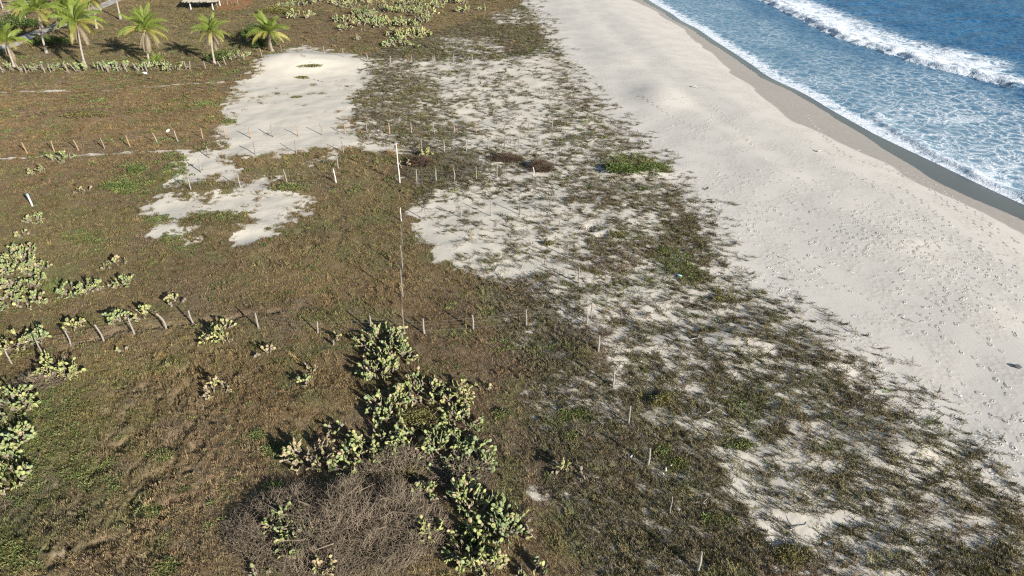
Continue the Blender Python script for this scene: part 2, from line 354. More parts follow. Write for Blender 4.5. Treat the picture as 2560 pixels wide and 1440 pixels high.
# ------------------------------------------------------------------ object helpers
def raw(name, V, F, m, parent=None, smooth=False, mi=None):
    me = bpy.data.meshes.new(name); me.from_pydata([tuple(a) for a in V], [], F); me.update()
    for k in (m if isinstance(m, (list, tuple)) else [m]): me.materials.append(k)
    if mi is not None: me.polygons.foreach_set('material_index', mi)
    if smooth: me.polygons.foreach_set('use_smooth', [True]*len(me.polygons))
    o = bpy.data.objects.new(name, me); COL.objects.link(o)
    if parent: o.parent = parent
    return o
def link(name, me, parent=None, M=None):
    o = bpy.data.objects.new(name, me); COL.objects.link(o)
    if parent: o.parent = parent
    if M is not None: o.matrix_local = M
    return o
def tag(o, label=None, cat=None, group=None, kind=None):
    if label: o['label'] = label
    if cat: o['category'] = cat
    if group: o['group'] = group
    if kind: o['kind'] = kind
    return o
def thing(name, loc, label, cat, group=None, rz=0):
    o = bpy.data.objects.new(name, None); COL.objects.link(o); o.location = loc; o.rotation_euler = (0, 0, rz); o.empty_display_size = .3
    return tag(o, label, cat, group)
def fast_grid(name, X, Y, Z, m):
    r, c = X.shape; V = np.stack([X, Y, Z], -1).reshape(-1, 3).astype(np.float32)
    i = np.arange(r*c).reshape(r, c); Q = np.stack([i[:-1, :-1], i[:-1, 1:], i[1:, 1:], i[1:, :-1]], -1).reshape(-1, 4)
    me = bpy.data.meshes.new(name); me.vertices.add(len(V)); me.vertices.foreach_set('co', V.ravel())
    me.loops.add(Q.size); me.loops.foreach_set('vertex_index', Q.ravel().astype(np.int32))
    me.polygons.add(len(Q)); me.polygons.foreach_set('loop_start', np.arange(0, Q.size, 4, dtype=np.int32))
    me.polygons.foreach_set('use_smooth', np.ones(len(Q), bool)); me.update(calc_edges=True); me.materials.append(m)
    o = bpy.data.objects.new(name, me); COL.objects.link(o)
    return o
def colattr(o, name, C):
    a = o.data.attributes.new(name, 'FLOAT_COLOR', 'POINT'); n = len(o.data.vertices)
    A = np.ones((n, 4), np.float32); A[:, :3] = C; a.data.foreach_set('color', A.ravel())
class MB:
    def __init__(s): s.V = []; s.F = []; s.mi = []
    def tube(s, pts, rad, n=5, cap=True, m=0):
        k0 = len(s.V); pts = [Vector(p) for p in pts]
        for i, p in enumerate(pts):
            t = (pts[min(i+1, len(pts)-1)]-pts[max(i-1, 0)]).normalized()
            a = t.orthogonal().normalized(); b = t.cross(a)
            if i and False: pass
            r = rad[i] if isinstance(rad, (list, tuple)) else rad
            # fixed reference so that rings line up
            ref = Vector((1, 0, 0)) if abs(t.x) < .8 else Vector((0, 1, 0))
            a = (ref-t*ref.dot(t)).normalized(); b = t.cross(a)
            for q in range(n):
                an = 2*math.pi*q/n; s.V.append(p+a*(math.cos(an)*r)+b*(math.sin(an)*r))
        for i in range(len(pts)-1):
            for q in range(n):
                A = k0+i*n+q; B = k0+i*n+(q+1) % n; s.F.append((A, B, B+n, A+n)); s.mi.append(m)
        if cap:
            e = k0+(len(pts)-1)*n; s.F.append(tuple(range(e, e+n))); s.mi.append(m)
            s.F.append(tuple(reversed(range(k0, k0+n)))); s.mi.append(m)
    def poly(s, P, m=0):
        k = len(s.V); s.V += [Vector(p) for p in P]; s.F.append(tuple(range(k, k+len(P)))); s.mi.append(m)
    def box(s, c, d, m=0, M=None):
        k = len(s.V); c = Vector(c)
        for z in (-.5, .5):
            for x, y in ((-.5,-.5),(.5,-.5),(.5,.5),(-.5,.5)):
                p = Vector((x*d[0], y*d[1], z*d[2])); s.V.append(c+(M @ p if M else p))
        for f in ((3,2,1,0),(4,5,6,7),(0,1,5,4),(1,2,6,5),(2,3,7,6),(3,0,4,7)): s.F.append(tuple(k+i for i in f)); s.mi.append(m)
    def build(s, name, mats, parent=None, smooth=False): return raw(name, s.V, s.F, mats, parent, smooth, s.mi if isinstance(mats, (list, tuple)) else None)

# ------------------------------------------------------------------ the land, one sheet to the horizon
rows = np.concatenate([[-120, -60, -20, 0, 6, 10], np.exp(np.arange(math.log(13), math.log(330), .0052)), [345, 380, 450, 600, 900, 1500, 3000, 6000]])
cols = np.concatenate([np.linspace(-2.6, -1.45, 12)[:-1], np.arange(-1.45, 1.55, .0046), np.linspace(1.55, 2.6, 12)])
wid = np.maximum(rows, 13)
GX = cols[None, :]*wid[:, None]; GY = np.repeat(rows[:, None], len(cols), 1)
GZ = height(GX, GY)
land = fast_grid('ground', GX, GY, GZ, M_GROUND); tag(land, kind='structure')
gx, gy = GX.ravel(), GY.ravel(); d = gx-xs(gy)
c_, g_ = grown(gx, gy)
vegm = sst(-.04, .10, g_)*np.where(c_ > .8, 1.0, .55+.3*c_); vegm[c_ <= 0] = 0; crg = inpoly(gx, gy, CREEP); vegm = np.where(crg, vegm*np.clip(c_*1.4-.6, .05, .6), vegm)
wob = 1.6*(fbm(gy/7, gx/25, 3)-.5)
wet = np.maximum(.55*sst(-10.5, -9.0, d+2*wob+1.2*np.sin(gy/14)-4.6*sst(88, 112, gy)), 1.0*sst(-6.2, -5.0, d+1.0*wob-3.6*sst(66, 84, gy)-.02*np.maximum(0, 62-gy)))
wet = np.where(d < -14, 0, wet)
beach = sst(-1.0, 3.0, gx-xv(gy))*.85+.15
tin = tints(gx, gy, inpoly(gx, gy, CREEP))
GREYL = W2([(1180,700),(1330,760),(1480,900),(1640,1030),(1780,1200),(1880,1440),(1300,1440),(1250,1100),(1150,860)])
jx = gx+2.5*(fbm(gx/3, gy/3, 3)-.5); jy = gy+2.5*(fbm(gx/3+40, gy/3, 3)-.5)
for ox, oy in ((0, 0), (-1, .5), (1, -.5)): vegm = np.maximum(vegm, inpoly(jx+ox, jy+oy, GREYL)*(.16+.68*fbm(gx/1.4, gy/1.4, 3))*(c_ > .2))
PLOT = W2([(1005,385),(1200,385),(1230,455),(1005,460)]); vegm = np.maximum(vegm, inpoly(jx, jy, PLOT)*.6)
colattr(land, 'mask', np.stack([vegm, wet, beach], 1)); colattr(land, 'litter', tin*np.array((.86,.82,.82)))

# ------------------------------------------------------------------ the sea
sr = np.concatenate([[-120, -60, 0], np.exp(np.arange(math.log(30), math.log(420), .0062)), [440, 480, 560, 700, 1000, 1600, 3000, 6000]])
ec = np.concatenate([np.arange(-5, 62, .33), 62+np.cumsum(.33*1.05**np.arange(0, 110))])
SX0 = xs(sr)[:, None]; E = np.repeat(ec[None, :], len(sr), 0); SY = np.repeat(sr[:, None], len(ec), 1); SX = SX0+E
_by = np.array([60, 90, 104.4, 117.6, 137.6, 169.4, 260, 420.]); _bx = np.array([96, 80.5, 75.2, 69.2, 63.8, 62.4, 58, 40.])
front = np.interp(SY, _by, _bx)+1.0*(vnoise(SY/3.1, 4.2)-.5)+.6*(vnoise(SY/.9, 8)-.5)
q = SX-front                                                   # metres behind the breaking front
broken = sst(100.5, 104, SY)
wd = np.interp(SY, [95, 104, 112, 118, 126, 150, 180], [1.5, 6, 12, 20, 18, 16, 15])+2.5*(fbm(SX/4, SY/4, 3)-.5)
fade = np.exp(-((SY-120)/140)**2)
up = np.where(q < 0, np.exp(-(q/1.1)**2), np.exp(-(np.maximum(q, 0)/4.5)**2))
white = sst(-2.1, -1.5, q+.5*(vnoise(SX/1.1, SY/1.1)-.5))*sst(wd, wd*.55, q)*broken
chopz = .10*(fbm(SX/5.0, SY/8.0, 4)-.5)+.55*sst(24, 40, E)*(fbm((SX+.25*SY)/5.5, (SY-.25*SX)/2.6, 3)-.5)+.32*sst(20, 60, E)*np.sin((SX+.12*SY)/5.2+2.0*fbm(SX/30, SY/30, 2))*.5
SZ = SEA+chopz*sst(0, 12, E)+up*(.6+.35*(vnoise(SX/2.2, SY/2.2)-.5))*sst(60, 95, SY)+white*.75*(fbm(SX/1.1, SY/1.1, 3)-.45)*sst(8, 0, q)
q2 = SX-(SX0+np.interp(SY, [50, 75, 92, 120], [1.0, 1.6, 4.5, 4.0])+1.2*(vnoise(SY/2.0, 1.5)-.5))   # small shore break
SZ += .32*np.where(q2 < 0, np.exp(-(q2/.4)**2), np.exp(-(q2/1.6)**2))*np.exp(-((SY-70)/22)**2)
SZ = np.where(E > 200, SEA, SZ)
sea = fast_grid('sea', SX, SY, SZ, M_SEA); tag(sea, kind='structure')
big = fbm(SX/9, SY/9, 3)
sw = sst(5.2+2.2*(fbm(SY/5, SX/9, 3)-.5), .6, E)*.98
near = sst(118, 70, SY)*sst(44, 26, E)
lacef = (.36+.22*near+.30*(big-.5))*sst(40, 24, E)*np.where(q > wd, .6, 1)
lacef = lacef*(1-.75*np.exp(-((q+5)/4.0)**2)*sst(105, 130, SY))
foamf = np.maximum.reduce([white*(.93-.42*sst(.2, 1.0, q/wd)+.45*(fbm(SX/1.6, SY/1.6, 3)-.45)), sw, lacef, .22*sst(26, 5, q)*sst(0, 4, q)*broken*(big+.2)])
shal = np.clip(sst(40, 3, E)*.9, 0, 1)*np.where(q > 2, .35, 1)
chopm = .12+.88*sst(2, 30, E)
colattr(sea, 'sea', np.stack([foamf.ravel(), shal.ravel(), chopm.ravel()], 1))

# ------------------------------------------------------------------ ground cover nobody could count: instanced tufts
def proto(name, V, F, m):
    me = bpy.data.meshes.new(name); me.from_pydata([tuple(a) for a in V], [], F); me.materials.append(m)
    return bpy.data.objects.new(name, me)
def grass_tuft(k, n, hmin, hmax, spread, w, lean):
    r = random.Random(k); V = []; F = []
    for i in range(n):
        a = r.uniform(0, 6.28); rr = spread*math.sqrt(r.random()); b = Vector((rr*math.cos(a), rr*math.sin(a), -.02))
        a2 = a+r.gauss(0, .9); ln = r.uniform(*lean); L = r.uniform(hmin, hmax)
        dr = Vector((math.cos(a2)*ln, math.sin(a2)*ln, 1)).normalized(); sd_ = Vector((-math.sin(a2), math.cos(a2), 0))*w*r.uniform(.6, 1.2)
        mid = b+dr*L*.55; tip = b+dr*L+Vector((math.cos(a2), math.sin(a2), -.4))*L*.25*ln
        j = len(V); V += [b-sd_*.5, b+sd_*.5, mid+sd_*.42, mid-sd_*.42, tip]; F += [(j, j+1, j+2, j+3), (j+3, j+2, j+4)]
    return V, F
def runner_tuft(k, n):
    r = random.Random(k); V = []; F = []
    for i in range(n):
        a = r.gauss(0, .4)+(math.pi if r.random() < .5 else 0); L = r.uniform(.25, .6); p = Vector((r.gauss(0, .08), r.gauss(0, .06), .01))
        st = 5
        for s_ in range(st):
            a += r.gauss(0, .25); nx = p+Vector((math.cos(a), math.sin(a), 0))*L/st; nx.z = .03+.05*math.sin(s_*1.3+i)+.02*r.random()
            sd_ = Vector((-math.sin(a), math.cos(a), 0))*.012; j = len(V)
            V += [p-sd_, p+sd_, nx+sd_, nx-sd_]; F.append((j, j+1, j+2, j+3))
            for sg in (-1, 1):
                a2 = a+sg*r.uniform(.4, 1.1); l2 = r.uniform(.06, .13); t = nx+Vector((math.cos(a2)*l2, math.sin(a2)*l2, r.uniform(.02, .12)))
                sd2 = Vector((-math.sin(a2), math.cos(a2), 0))*.016; mm = nx*.5+t*.5; j = len(V); V += [nx, mm+sd2, t, mm-sd2]; F.append((j, j+1, j+2, j+3))
            p = nx
    return V, F
def leaf_tuft(k, n, r0, h):
    r = random.Random(k); V = []; F = []
    for i in range(n):
        a = r.uniform(0, 6.28); rr = r0*math.sqrt(r.random()); z = h*r.random()*(1-rr/r0*.7); c = Vector((rr*math.cos(a), rr*math.sin(a), z))
        dr = Vector((math.cos(a)+r.gauss(0, .5), math.sin(a)+r.gauss(0, .5), r.uniform(.1, 1.1))).normalized(); sd_ = dr.cross(Vector((r.gauss(0, 1), r.gauss(0, 1), 1))).normalized()*.028; L = r.uniform(.09, .17)
        j = len(V); V += [c, c+dr*L*.5+sd_, c+dr*L, c+dr*L*.5-sd_]; F.append((j, j+1, j+2, j+3))
    return V, F
def pit(k):
    r = random.Random(k); V = []; F = []; n = 8
    for ring, (rr, z) in enumerate(((.42, -.012), (.13, .028), (.085, .002))):
        for i in range(n):
            a = 2*math.pi*i/n; q_ = rr*r.uniform(.85, 1.15); V.append((q_*1.35*math.cos(a), q_*.85*math.sin(a), z*r.uniform(.8, 1.3)))
    for g in range(2):
        for i in range(n): F.append((g*n+i, g*n+(i+1) % n, (g+1)*n+(i+1) % n, (g+1)*n+i))
    F.append(tuple(range(2*n, 3*n)))
    return V, F
def pcoll(name, objs):
    c = bpy.data.collections.new(name)
    for o in objs: c.objects.link(o)
    return c
C_GRASS = pcoll('tufts_grass', [proto('tuft_%02d' % i, *grass_tuft(i, 18, .06, .17, .21, .026, (.3, 1.6)), M_PLANT) for i in range(7)])
C_RUN = pcoll('tufts_runner', [proto('runner_%02d' % i, *runner_tuft(40+i, 5), M_PLANT) for i in range(6)])
C_WEED = pcoll('tufts_weed', [proto('weed_%02d' % i, *leaf_tuft(80+i, 46, .24, .22), M_PLANT) for i in range(4)])
C_PIT = pcoll('prints', [proto('print_%02d' % i, *pit(120+i), M_SANDPRINT) for i in range(5)])
def scatter(name, P, rot, scl, idx, tint, coll, label, cat):
    n = len(P); me = bpy.data.meshes.new(name); me.vertices.add(n); me.vertices.foreach_set('co', np.asarray(P, np.float32).ravel())
    a = me.attributes.new('rot', 'FLOAT_VECTOR', 'POINT'); a.data.foreach_set('vector', np.asarray(rot, np.float32).ravel())
    a = me.attributes.new('scl', 'FLOAT_VECTOR', 'POINT'); a.data.foreach_set('vector', np.asarray(scl, np.float32).ravel())
    a = me.attributes.new('idx', 'INT', 'POINT'); a.data.foreach_set('value', np.asarray(idx, np.int32))
    if tint is not None:
        a = me.attributes.new('tint', 'FLOAT_COLOR', 'POINT'); A = np.ones((n, 4), np.float32); A[:, :3] = tint; a.data.foreach_set('color', A.ravel())
    o = bpy.data.objects.new(name, me); COL.objects.link(o); tag(o, label, cat, kind='stuff')
    me.materials.append(coll.objects[0].data.materials[0])
    g = bpy.data.node_groups.new(name+'_scatter', 'GeometryNodeTree')
    g.interface.new_socket('Geometry', in_out='INPUT', socket_type='NodeSocketGeometry'); g.interface.new_socket('Geometry', in_out='OUTPUT', socket_type='NodeSocketGeometry')
    gi = g.nodes.new('NodeGroupInput'); go = g.nodes.new('NodeGroupOutput'); ip = g.nodes.new('GeometryNodeInstanceOnPoints')
    ci = g.nodes.new('GeometryNodeCollectionInfo'); ci.inputs[0].default_value = coll; ci.inputs[1].default_value = True; ci.inputs[2].default_value = True
    def na(nm, t):
        k = g.nodes.new('GeometryNodeInputNamedAttribute'); k.data_type = t; k.inputs[0].default_value = nm; return k.outputs[0]
    er = g.nodes.new('FunctionNodeEulerToRotation')
    L = g.links.new
    L(gi.outputs[0], ip.inputs['Points']); L(ci.outputs[0], ip.inputs['Instance']); ip.inputs['Pick Instance'].default_value = True
    L(na('idx', 'INT'), ip.inputs['Instance Index']); L(na('rot', 'FLOAT_VECTOR'), er.inputs[0]); L(er.outputs[0], ip.inputs['Rotation']); L(na('scl', 'FLOAT_VECTOR'), ip.inputs['Scale'])
    L(ip.outputs[0], go.inputs[0])
    md = o.modifiers.new('scatter', 'NODES'); md.node_group = g
    return o
def candidates(zones):
    X = []; Y = []; SC = []
    for y0, y1, dens, sc in zones:
        xl = -(.635*y1+16); xr = 36
        n = int((y1-y0)*(xr-xl)*dens); x = RS.uniform(xl, xr, n); y = RS.uniform(y0, y1, n)
        k = (x > -(.635*y+15)) & (x < xv(y)+6); X.append(x[k]); Y.append(y[k]); SC.append(np.full(k.sum(), sc))
    return np.concatenate(X), np.concatenate(Y), np.concatenate(SC)
X, Y, SC = candidates([(15, 35, 36, .92), (35, 60, 24, 1.0), (60, 100, 13, 1.2), (100, 190, 6.5, 1.55)])
c_, g_ = grown(X, Y)
crp = inpoly(X+2*(fbm(X/3, Y/3, 3)-.5), Y+2*(fbm(X/3+9, Y/3, 3)-.5), CREEP)
keep = (g_+RS.normal(0, .02, len(X)) > .0) & (c_ > 0) & (~crp | (RS.rand(len(X)) < .56))
keep |= crp & (c_ > .1) & (RS.rand(len(X)) < .10*np.minimum(1, c_*1.6))
isr = np.where(crp, RS.rand(len(X)) < .86, RS.rand(len(X)) < .06)
def finish(k, name, coll, nproto, label, cat, flat=1.0, dirn=None):
    x, y, sc = X[k], Y[k], SC[k]; n = len(x); z = height(x, y)
    t = tints(x, y, crp[k])*RS.lognormal(0, .2, (n, 1))*(1+RS.normal(0, .05, (n, 3)))
    st = RS.rand(n) < .1; t[st] = t[st]*.5+np.array((.30,.24,.13))*.5
    st = crp[k] & (RS.rand(n) < .22); t[st] = t[st]*.3+np.array((.17,.145,.12))*.7
    hgt = (.65+.8*fbm(x/2.2+80, y/2.2, 3))*RS.uniform(.7, 1.25, n)*np.where(crp[k], .8, 1)*(1+.5*np.exp(-((x+20)/4.5)**4-((y-27)/10)**4))
    s = np.stack([sc*RS.uniform(.8, 1.25, n), sc*RS.uniform(.8, 1.25, n), sc**.6*hgt*flat], 1)
    rz = RS.uniform(0, 6.28, n) if dirn is None else RS.normal(dirn, .7, n)
    rot = np.stack([RS.normal(0, .12, n), RS.normal(0, .12, n), rz], 1)
    return scatter(name, np.stack([x, y, z], 1), rot, s, RS.randint(0, nproto, n), np.clip(t, .015, .6), coll, label, cat)
finish(keep & ~isr, 'dry_grass', C_GRASS, 7, 'dry brown and olive grass covering the field and dunes', 'grass')
finish(keep & isr, 'beach_creeper', C_RUN, 6, 'dark olive creeping runners spread over the pale sand', 'creeper', 1.2, R(150))
# green weeds: named patches and a loose sprinkling
WX = []; WY = []
for u, v, ru, rv, n in [(345,425,22,10,40),(310,462,55,18,110),(440,415,35,30,60),(210,592,45,14,80),(430,598,30,14,60),(505,262,25,8,60),(1580,405,60,14,160),(1640,425,35,16,60),(1660,625,18,14,70),
      (1690,660,40,30,120),(1730,690,30,25,70),(1450,1035,18,10,70),(1412,1035,14,9,60),(1400,870,30,8,20),(395,550,30,12,60),(540,545,60,16,60),(420,1420,22,14,90),(640,1085,18,10,40),(400,1140,25,10,40),(380,1275,24,14,40),
      (130,715,22,14,120),(575,305,12,6,20),(70,150,60,12,30),(720,475,22,8,50),(330,470,40,14,60),(680,1120,30,20,30),(1270,870,40,20,20),(1850,1110,30,12,40),(1690,1160,20,12,40),(1790,1300,30,15,40),(1250,1035,15,12,40),(60,1180,60,70,100),(40,1390,50,30,120),(150,1050,90,70,120),(230,1180,70,60,120),(1430,1100,20,30,50),(1660,1130,16,16,40),(1900,1000,60,30,50)]:
    for i in range(n):
        x, y = gp0(u+RS.normal(0, ru*.55), v+RS.normal(0, rv*.55)); WX.append(x); WY.append(y)
n0 = len(WX); x = RS.uniform(-70, 25, 9000); y = RS.uniform(15, 120, 9000)
cc, gg = grown(x, y); k = (gg > .03) & (fbm(x/2+400, y/2, 3) > .57) & (x > -(.635*y+14)); WX += list(x[k]); WY += list(y[k])
WX = np.array(WX); WY = np.array(WY); n = len(WX); tw = np.array((.14,.162,.06))*RS.lognormal(0, .25, (n, 1))*np.ones((n, 3)); tw *= 1+RS.normal(0, .08, (n, 3))
s = RS.uniform(.45, 1.0, n)*np.where(WY > 60, 1.5, 1.0)
scatter('green_weeds', np.stack([WX, WY, height(WX, WY)], 1), np.stack([RS.normal(0, .1, n), RS.normal(0, .1, n), RS.uniform(0, 6.28, n)], 1), np.stack([s, s, s], 1), RS.randint(0, 4, n), np.clip(tw, .02, .5), C_WEED, 'small fresh green weeds dotted through the dry grass', 'weeds')
# footprints: walked lines and trampled ground
FX = []; FY = []; FR = []
def trail(P, step=.62, w=.16):
    q_ = [at(*p) for p in P]; i0 = 0; sgn = 1
    for a, b in zip(q_[:-1], q_[1:]):
        L = (b-a).length; dr = (b-a)/L; nn = int(L/step)
        for i in range(nn):
            p = a+dr*(i*step+random.gauss(0, .05)); sgn = -sgn; FX.append(p.x-dr.y*w*sgn+random.gauss(0, .04)); FY.append(p.y+dr.x*w*sgn+random.gauss(0, .04)); FR.append(math.atan2(dr.y, dr.x)+random.gauss(0, .2))
trail([(2559,640),(2480,590),(2400,530),(2300,455),(2200,420),(2130,395),(2090,370),(2040,320),(2010,280),(1960,255)])
trail([(2559,612),(2500,580),(2420,520),(2330,460),(2260,430),(2190,420)]); trail([(2559,690),(2480,640),(2400,580),(2300,500),(2240,460)]); trail([(2559,760),(2450,660),(2330,560),(2250,500),(2120,430)])
trail([(1600,240),(1680,290),(1760,330),(1800,260)]); trail([(1790,270),(1850,330),(1900,380)]); trail([(2559,1010),(2480,930),(2380,860),(2280,760)], .7); trail([(2500,880),(2380,760),(2300,700)], .7)
trail([(2559,1100),(2400,960),(2330,880),(2200,760),(2050,690),(1900,620)], .7)
for u, v, ru, rv, n in [(2260,600,110,40,330),(2200,545,90,35,200),(2350,680,120,50,330),(2000,430,120,60,160),(1850,560,90,60,220),(1960,700,80,50,180),(2150,880,70,60,160),(2420,760,120,60,260),(2300,1020,70,40,90),(2480,1080,80,60,110),(1900,480,120,60,140),(2100,600,120,80,200),(1780,470,60,50,100),(2500,1160,60,40,80),(1700,330,120,60,90),(1500,600,60,40,40)]:
    for i in range(int(n*.45)):
        p = gp0(u+RS.normal(0, ru*.7), v+RS.normal(0, rv*.7)); FX.append(p[0]); FY.append(p[1]); FR.append(random.uniform(0, 3.14))
FX = np.array(FX); FY = np.array(FY); d = FX-xs(FY); k = (d < -5.5); FX = FX[k]; FY = FY[k]; FR = np.array(FR)[k]; n = len(FX)
z = height(FX, FY); dzx = (height(FX+.3, FY)-z)/.3; s = RS.uniform(.38, .72, n)
scatter('footprints', np.stack([FX, FY, z], 1), np.stack([np.zeros(n), -np.arctan(dzx), FR], 1), np.stack([s, s, s*RS.uniform(.7, 1.7, n)], 1), RS.randint(0, 5, n), None, C_PIT, 'footprints pressed into the dry beach sand', 'footprints')

# ------------------------------------------------------------------ fences: posts and wires
def post_mesh(o, hgt, rad, lean, kind, bend=.05, seed=0, name='post', tip=None):
    r = random.Random(seed); mb = MB(); n = 6; pts = []; rr = []
    bx, by = r.gauss(0, bend), r.gauss(0, bend)
    for i in range(n+1):
        t = i/n; zz = -.25+t*(hgt+.25)
        pts.append(Vector((lean[0]*max(zz, 0)+bx*math.sin(t*3.1)+r.gauss(0, .008), lean[1]*max(zz, 0)+by*math.sin(t*3.1)+r.gauss(0, .008), zz))); rr.append(rad*(1.12-.3*t)*r.uniform(.88, 1.12))
    mb.tube(pts, rr, 7); p = mb.build(name, M_POST[kind], None)
    return p, [pts[max(1, round(f*n))] for f in (.35, .62, .88)]
def fence(name, label, posts, rad=.055, wires=3, hgt=1.25, group=None, close=False, wirefrom=0):
    P = [at(u, v) for u, v, *_ in posts]; c = sum(P, Vector())/len(P); c.z = hz(c.x, c.y)
    f = thing(name, c, label, 'fence', group); tops = []
    for i, (pp, p) in enumerate(zip(posts, P)):
        op = pp[2] if len(pp) > 2 else {}
        o, w = post_mesh(f, op.get('h', hgt)*random.uniform(.94, 1.08), op.get('r', rad)*.88*random.uniform(.85, 1.15), op.get('lean', (random.gauss(0, .045), random.gauss(0, .045))), op.get('k', 'grey'), op.get('b', .04), seed=hash((name, i)) % 9999 if False else i*31+len(name))
        o.parent = f; o.location = p-c; tops.append([p-c+q_ for q_ in w])
    for wi in range(wires):
        mb = MB(); run = tops+([tops[0]] if close else [])
        pts = []
        for a, b in zip(run[:-1], run[1:]):
            a, b = a[wi], b[wi]; pts.append(a); m_ = (a+b)/2; m_.z -= .03; pts.append(m_)
        pts.append(run[-1][wi]); mb.tube(pts, .006, 3, False); mb.build('wire', M_WIRE, f)
    return f
G_, Wh, Or, Dk = 'grey', 'white', 'orange', 'dark'
def op(k, lx=0.0, **q_): return dict(k=k, lean=(lx, random.gauss(0, .03)), **q_)
fence('wire_fence', 'leaning grey post fence with cactus hedge in front of the coconut palms',
  [(10,183,op(G_,-.22)),(52,180,op(G_,-.3)),(66,183,op(G_,-.1)),(112,182,op(G_,-.08)),(127,181,op(G_)),(170,179,op(G_,-.2)),(193,180,op(G_,-.6)),(213,174,op(Wh)),(258,178,op(G_,-.1)),(271,181,op(G_,-.1)),(296,178,op(G_,-.05)),(318,180,op(G_,-.15)),(347,178,op(G_,-.55)),(368,179,op(G_,-.1)),(416,172,op(G_)),(465,174,op(G_,-.05)),(475,174,op(G_,.2)),(516,173,op(G_,-.1)),(550,167,op(G_,-.3,h=.9)),(565,163,op(G_,-.15)),(612,153,op(G_,-.1))], rad=.10, hgt=1.3)
fence('wire_fence', 'thin grey post fence running over the crest of the sand mound',
  [(656,143,op(G_,-.1)),(705,132,op(Dk,-.05)),(759,131,op(G_)),(810,135,op(G_)),(859,142,op(G_)),(918,155,op(G_)),(977,159,op(Wh)),(1030,160,op(G_)),(1083,159,op(Wh)),(1086,158,op(G_)),(1135,157,op(G_)),(1180,155,op(Wh)),(1165,158,op(G_,.55,h=1.0))], rad=.085, hgt=1.25, wires=2)
fence('wire_fence', 'long fence of orange and grey posts from brown field across the sand patch',
  [(70,384,op(Or,-.15)),(137,381,op(Or)),(196,377,op(Or,-.1)),(262,373,op(G_,-.08)),(326,368,op(Or,-.08)),(392,360,op(Wh,-.12)),(446,354,op(Wh,-.1)),(508,347,op(Or)),(565,346,op(Or,-.02)),(628,346,op(Or,-.02)),(686,343,op(G_,-.1,b=.12)),(746,340,op(Or,-.02)),(806,338,op(G_,-.1,b=.14)),(864,335,op(Or)),(918,334,op(G_)),(974,336,op(Or,r=.09)),(1029,335,op(G_)),(1087,335,op(G_,-.08)),(1135,334,op(Or)),(1190,332,op(Or)),(1261,330,op(G_)),(1320,326,op(G_)),(1380,322,op(G_))], rad=.075, hgt=1.3)
fence('wire_fence', 'square wire enclosure with pale posts around the bushy sand hollow',
  [(478,474,op(Wh)),(602,469,op(Wh,-.05)),(718,460,op(Wh,-.1)),(840,459,op('paint',-.06,r=.08,h=1.5)),(846,422,op(Wh)),(857,383,op(G_)),(742,382,op(G_)),(640,387,op(G_)),(525,396,op(G_,-.05)),(504,432,op(Wh))], rad=.065, hgt=1.45, close=True)
fence('wire_fence', 'plot fence of pale posts around the three brush heaps',
  [(1043,456,op(Wh)),(1091,455,op(Wh)),(1135,452,op(Wh,b=.08)),(1190,449,op(G_)),(1243,446,op(Wh)),(1332,440,op('paint',0,h=.95)),(1385,418,op(G_)),(1345,372,op(G_)),(1297,372,op(G_)),(1261,372,op(Dk)),(1222,375,op(G_)),(1166,379,op(Wh)),(1111,380,op(Wh)),(1055,383,op(G_,h=1.6))], rad=.06, hgt=1.35)
fence('wire_fence', 'short row of thin posts crossing the sparse sand above the dug holes',
  [(1004,552,op('paint',0,h=1.25)),(1067,551,op(G_,-.1)),(1152,545,op(Wh)),(1227,540,op(Wh)),(1300,537,op(Dk)),(1368,533,op(Dk,.15)),(1399,583,op(G_)),(1420,642,op(G_)),(1446,708,op(G_))], rad=.055, hgt=1.3)
fence('wire_fence', 'line of tall thin dark poles running straight away up the grass',
  [(1012,829,op(G_,0,h=2.0)),(1008,742,op(G_,0,h=2.2)),(1006,672,op(G_,0,h=2.1,r=.04)),(1005,612,op(Dk,0,h=1.8,r=.04))], rad=.048, hgt=2.0)
fence('wire_fence', 'near fence of bleached posts curving past the big cactus and down the dune',
  [(33,912,op(Wh,-.05)),(106,882,op(G_,-.05)),(178,866,op(Wh)),(258,853,op(Wh,-.05,b=.1)),(337,836,op(Wh,-.02)),(411,822,op(Wh,-.18,b=.08)),(490,812,op(Wh,-.12,b=.08)),(648,822,op(Wh)),(795,833,op(Wh,.1,h=1.0,b=.06)),(929,828,op(Wh)),(1062,835,op(Wh)),(1182,826,op(Wh,0,b=.06)),(1315,816,op(G_)),(1465,808,op(Wh,.03,h=1.0,b=.1)),(1478,797,op(Wh)),(1495,879,op(Wh)),(1532,969,op(Wh)),(1571,1057,op(Wh)),(1619,1165,op(Wh)),(1674,1285,op(Wh,0,r=.04)),(1744,1429,op(Wh))], rad=.066, hgt=1.32)
def lone_post(name, label, cat, u, v, h, r, k, lean, seed=3):
    p = at(u, v); o, _ = post_mesh(None, h, r, lean, k, .01, seed, name); o.location = p; return tag(o, label, cat)
lone_post('pole', 'tall slim white pole at the corner of the brush-heap plot', 'pole', 1000, 458, 4.1, .06, 'paint', (-.01, 0))
p = at(82, 516); t = thing('marker_pipe', p, 'white marker pipe with a light blue top standing in brown grass', 'marker pipe')
mb = MB(); mb.tube([(0,0,-.2),(-.02,0,.5),(-.05,0,1.05)], .085, 10); mb.build('pipe', M_POST['paint'], t, False)
mb = MB(); mb.tube([(-.05,0,1.03),(-.06,0,1.28)], .09, 10); mb.build('blue_cap', simple('light_blue_paint', (.25,.50,.72), (.22,.45,.66), 8, .5), t)

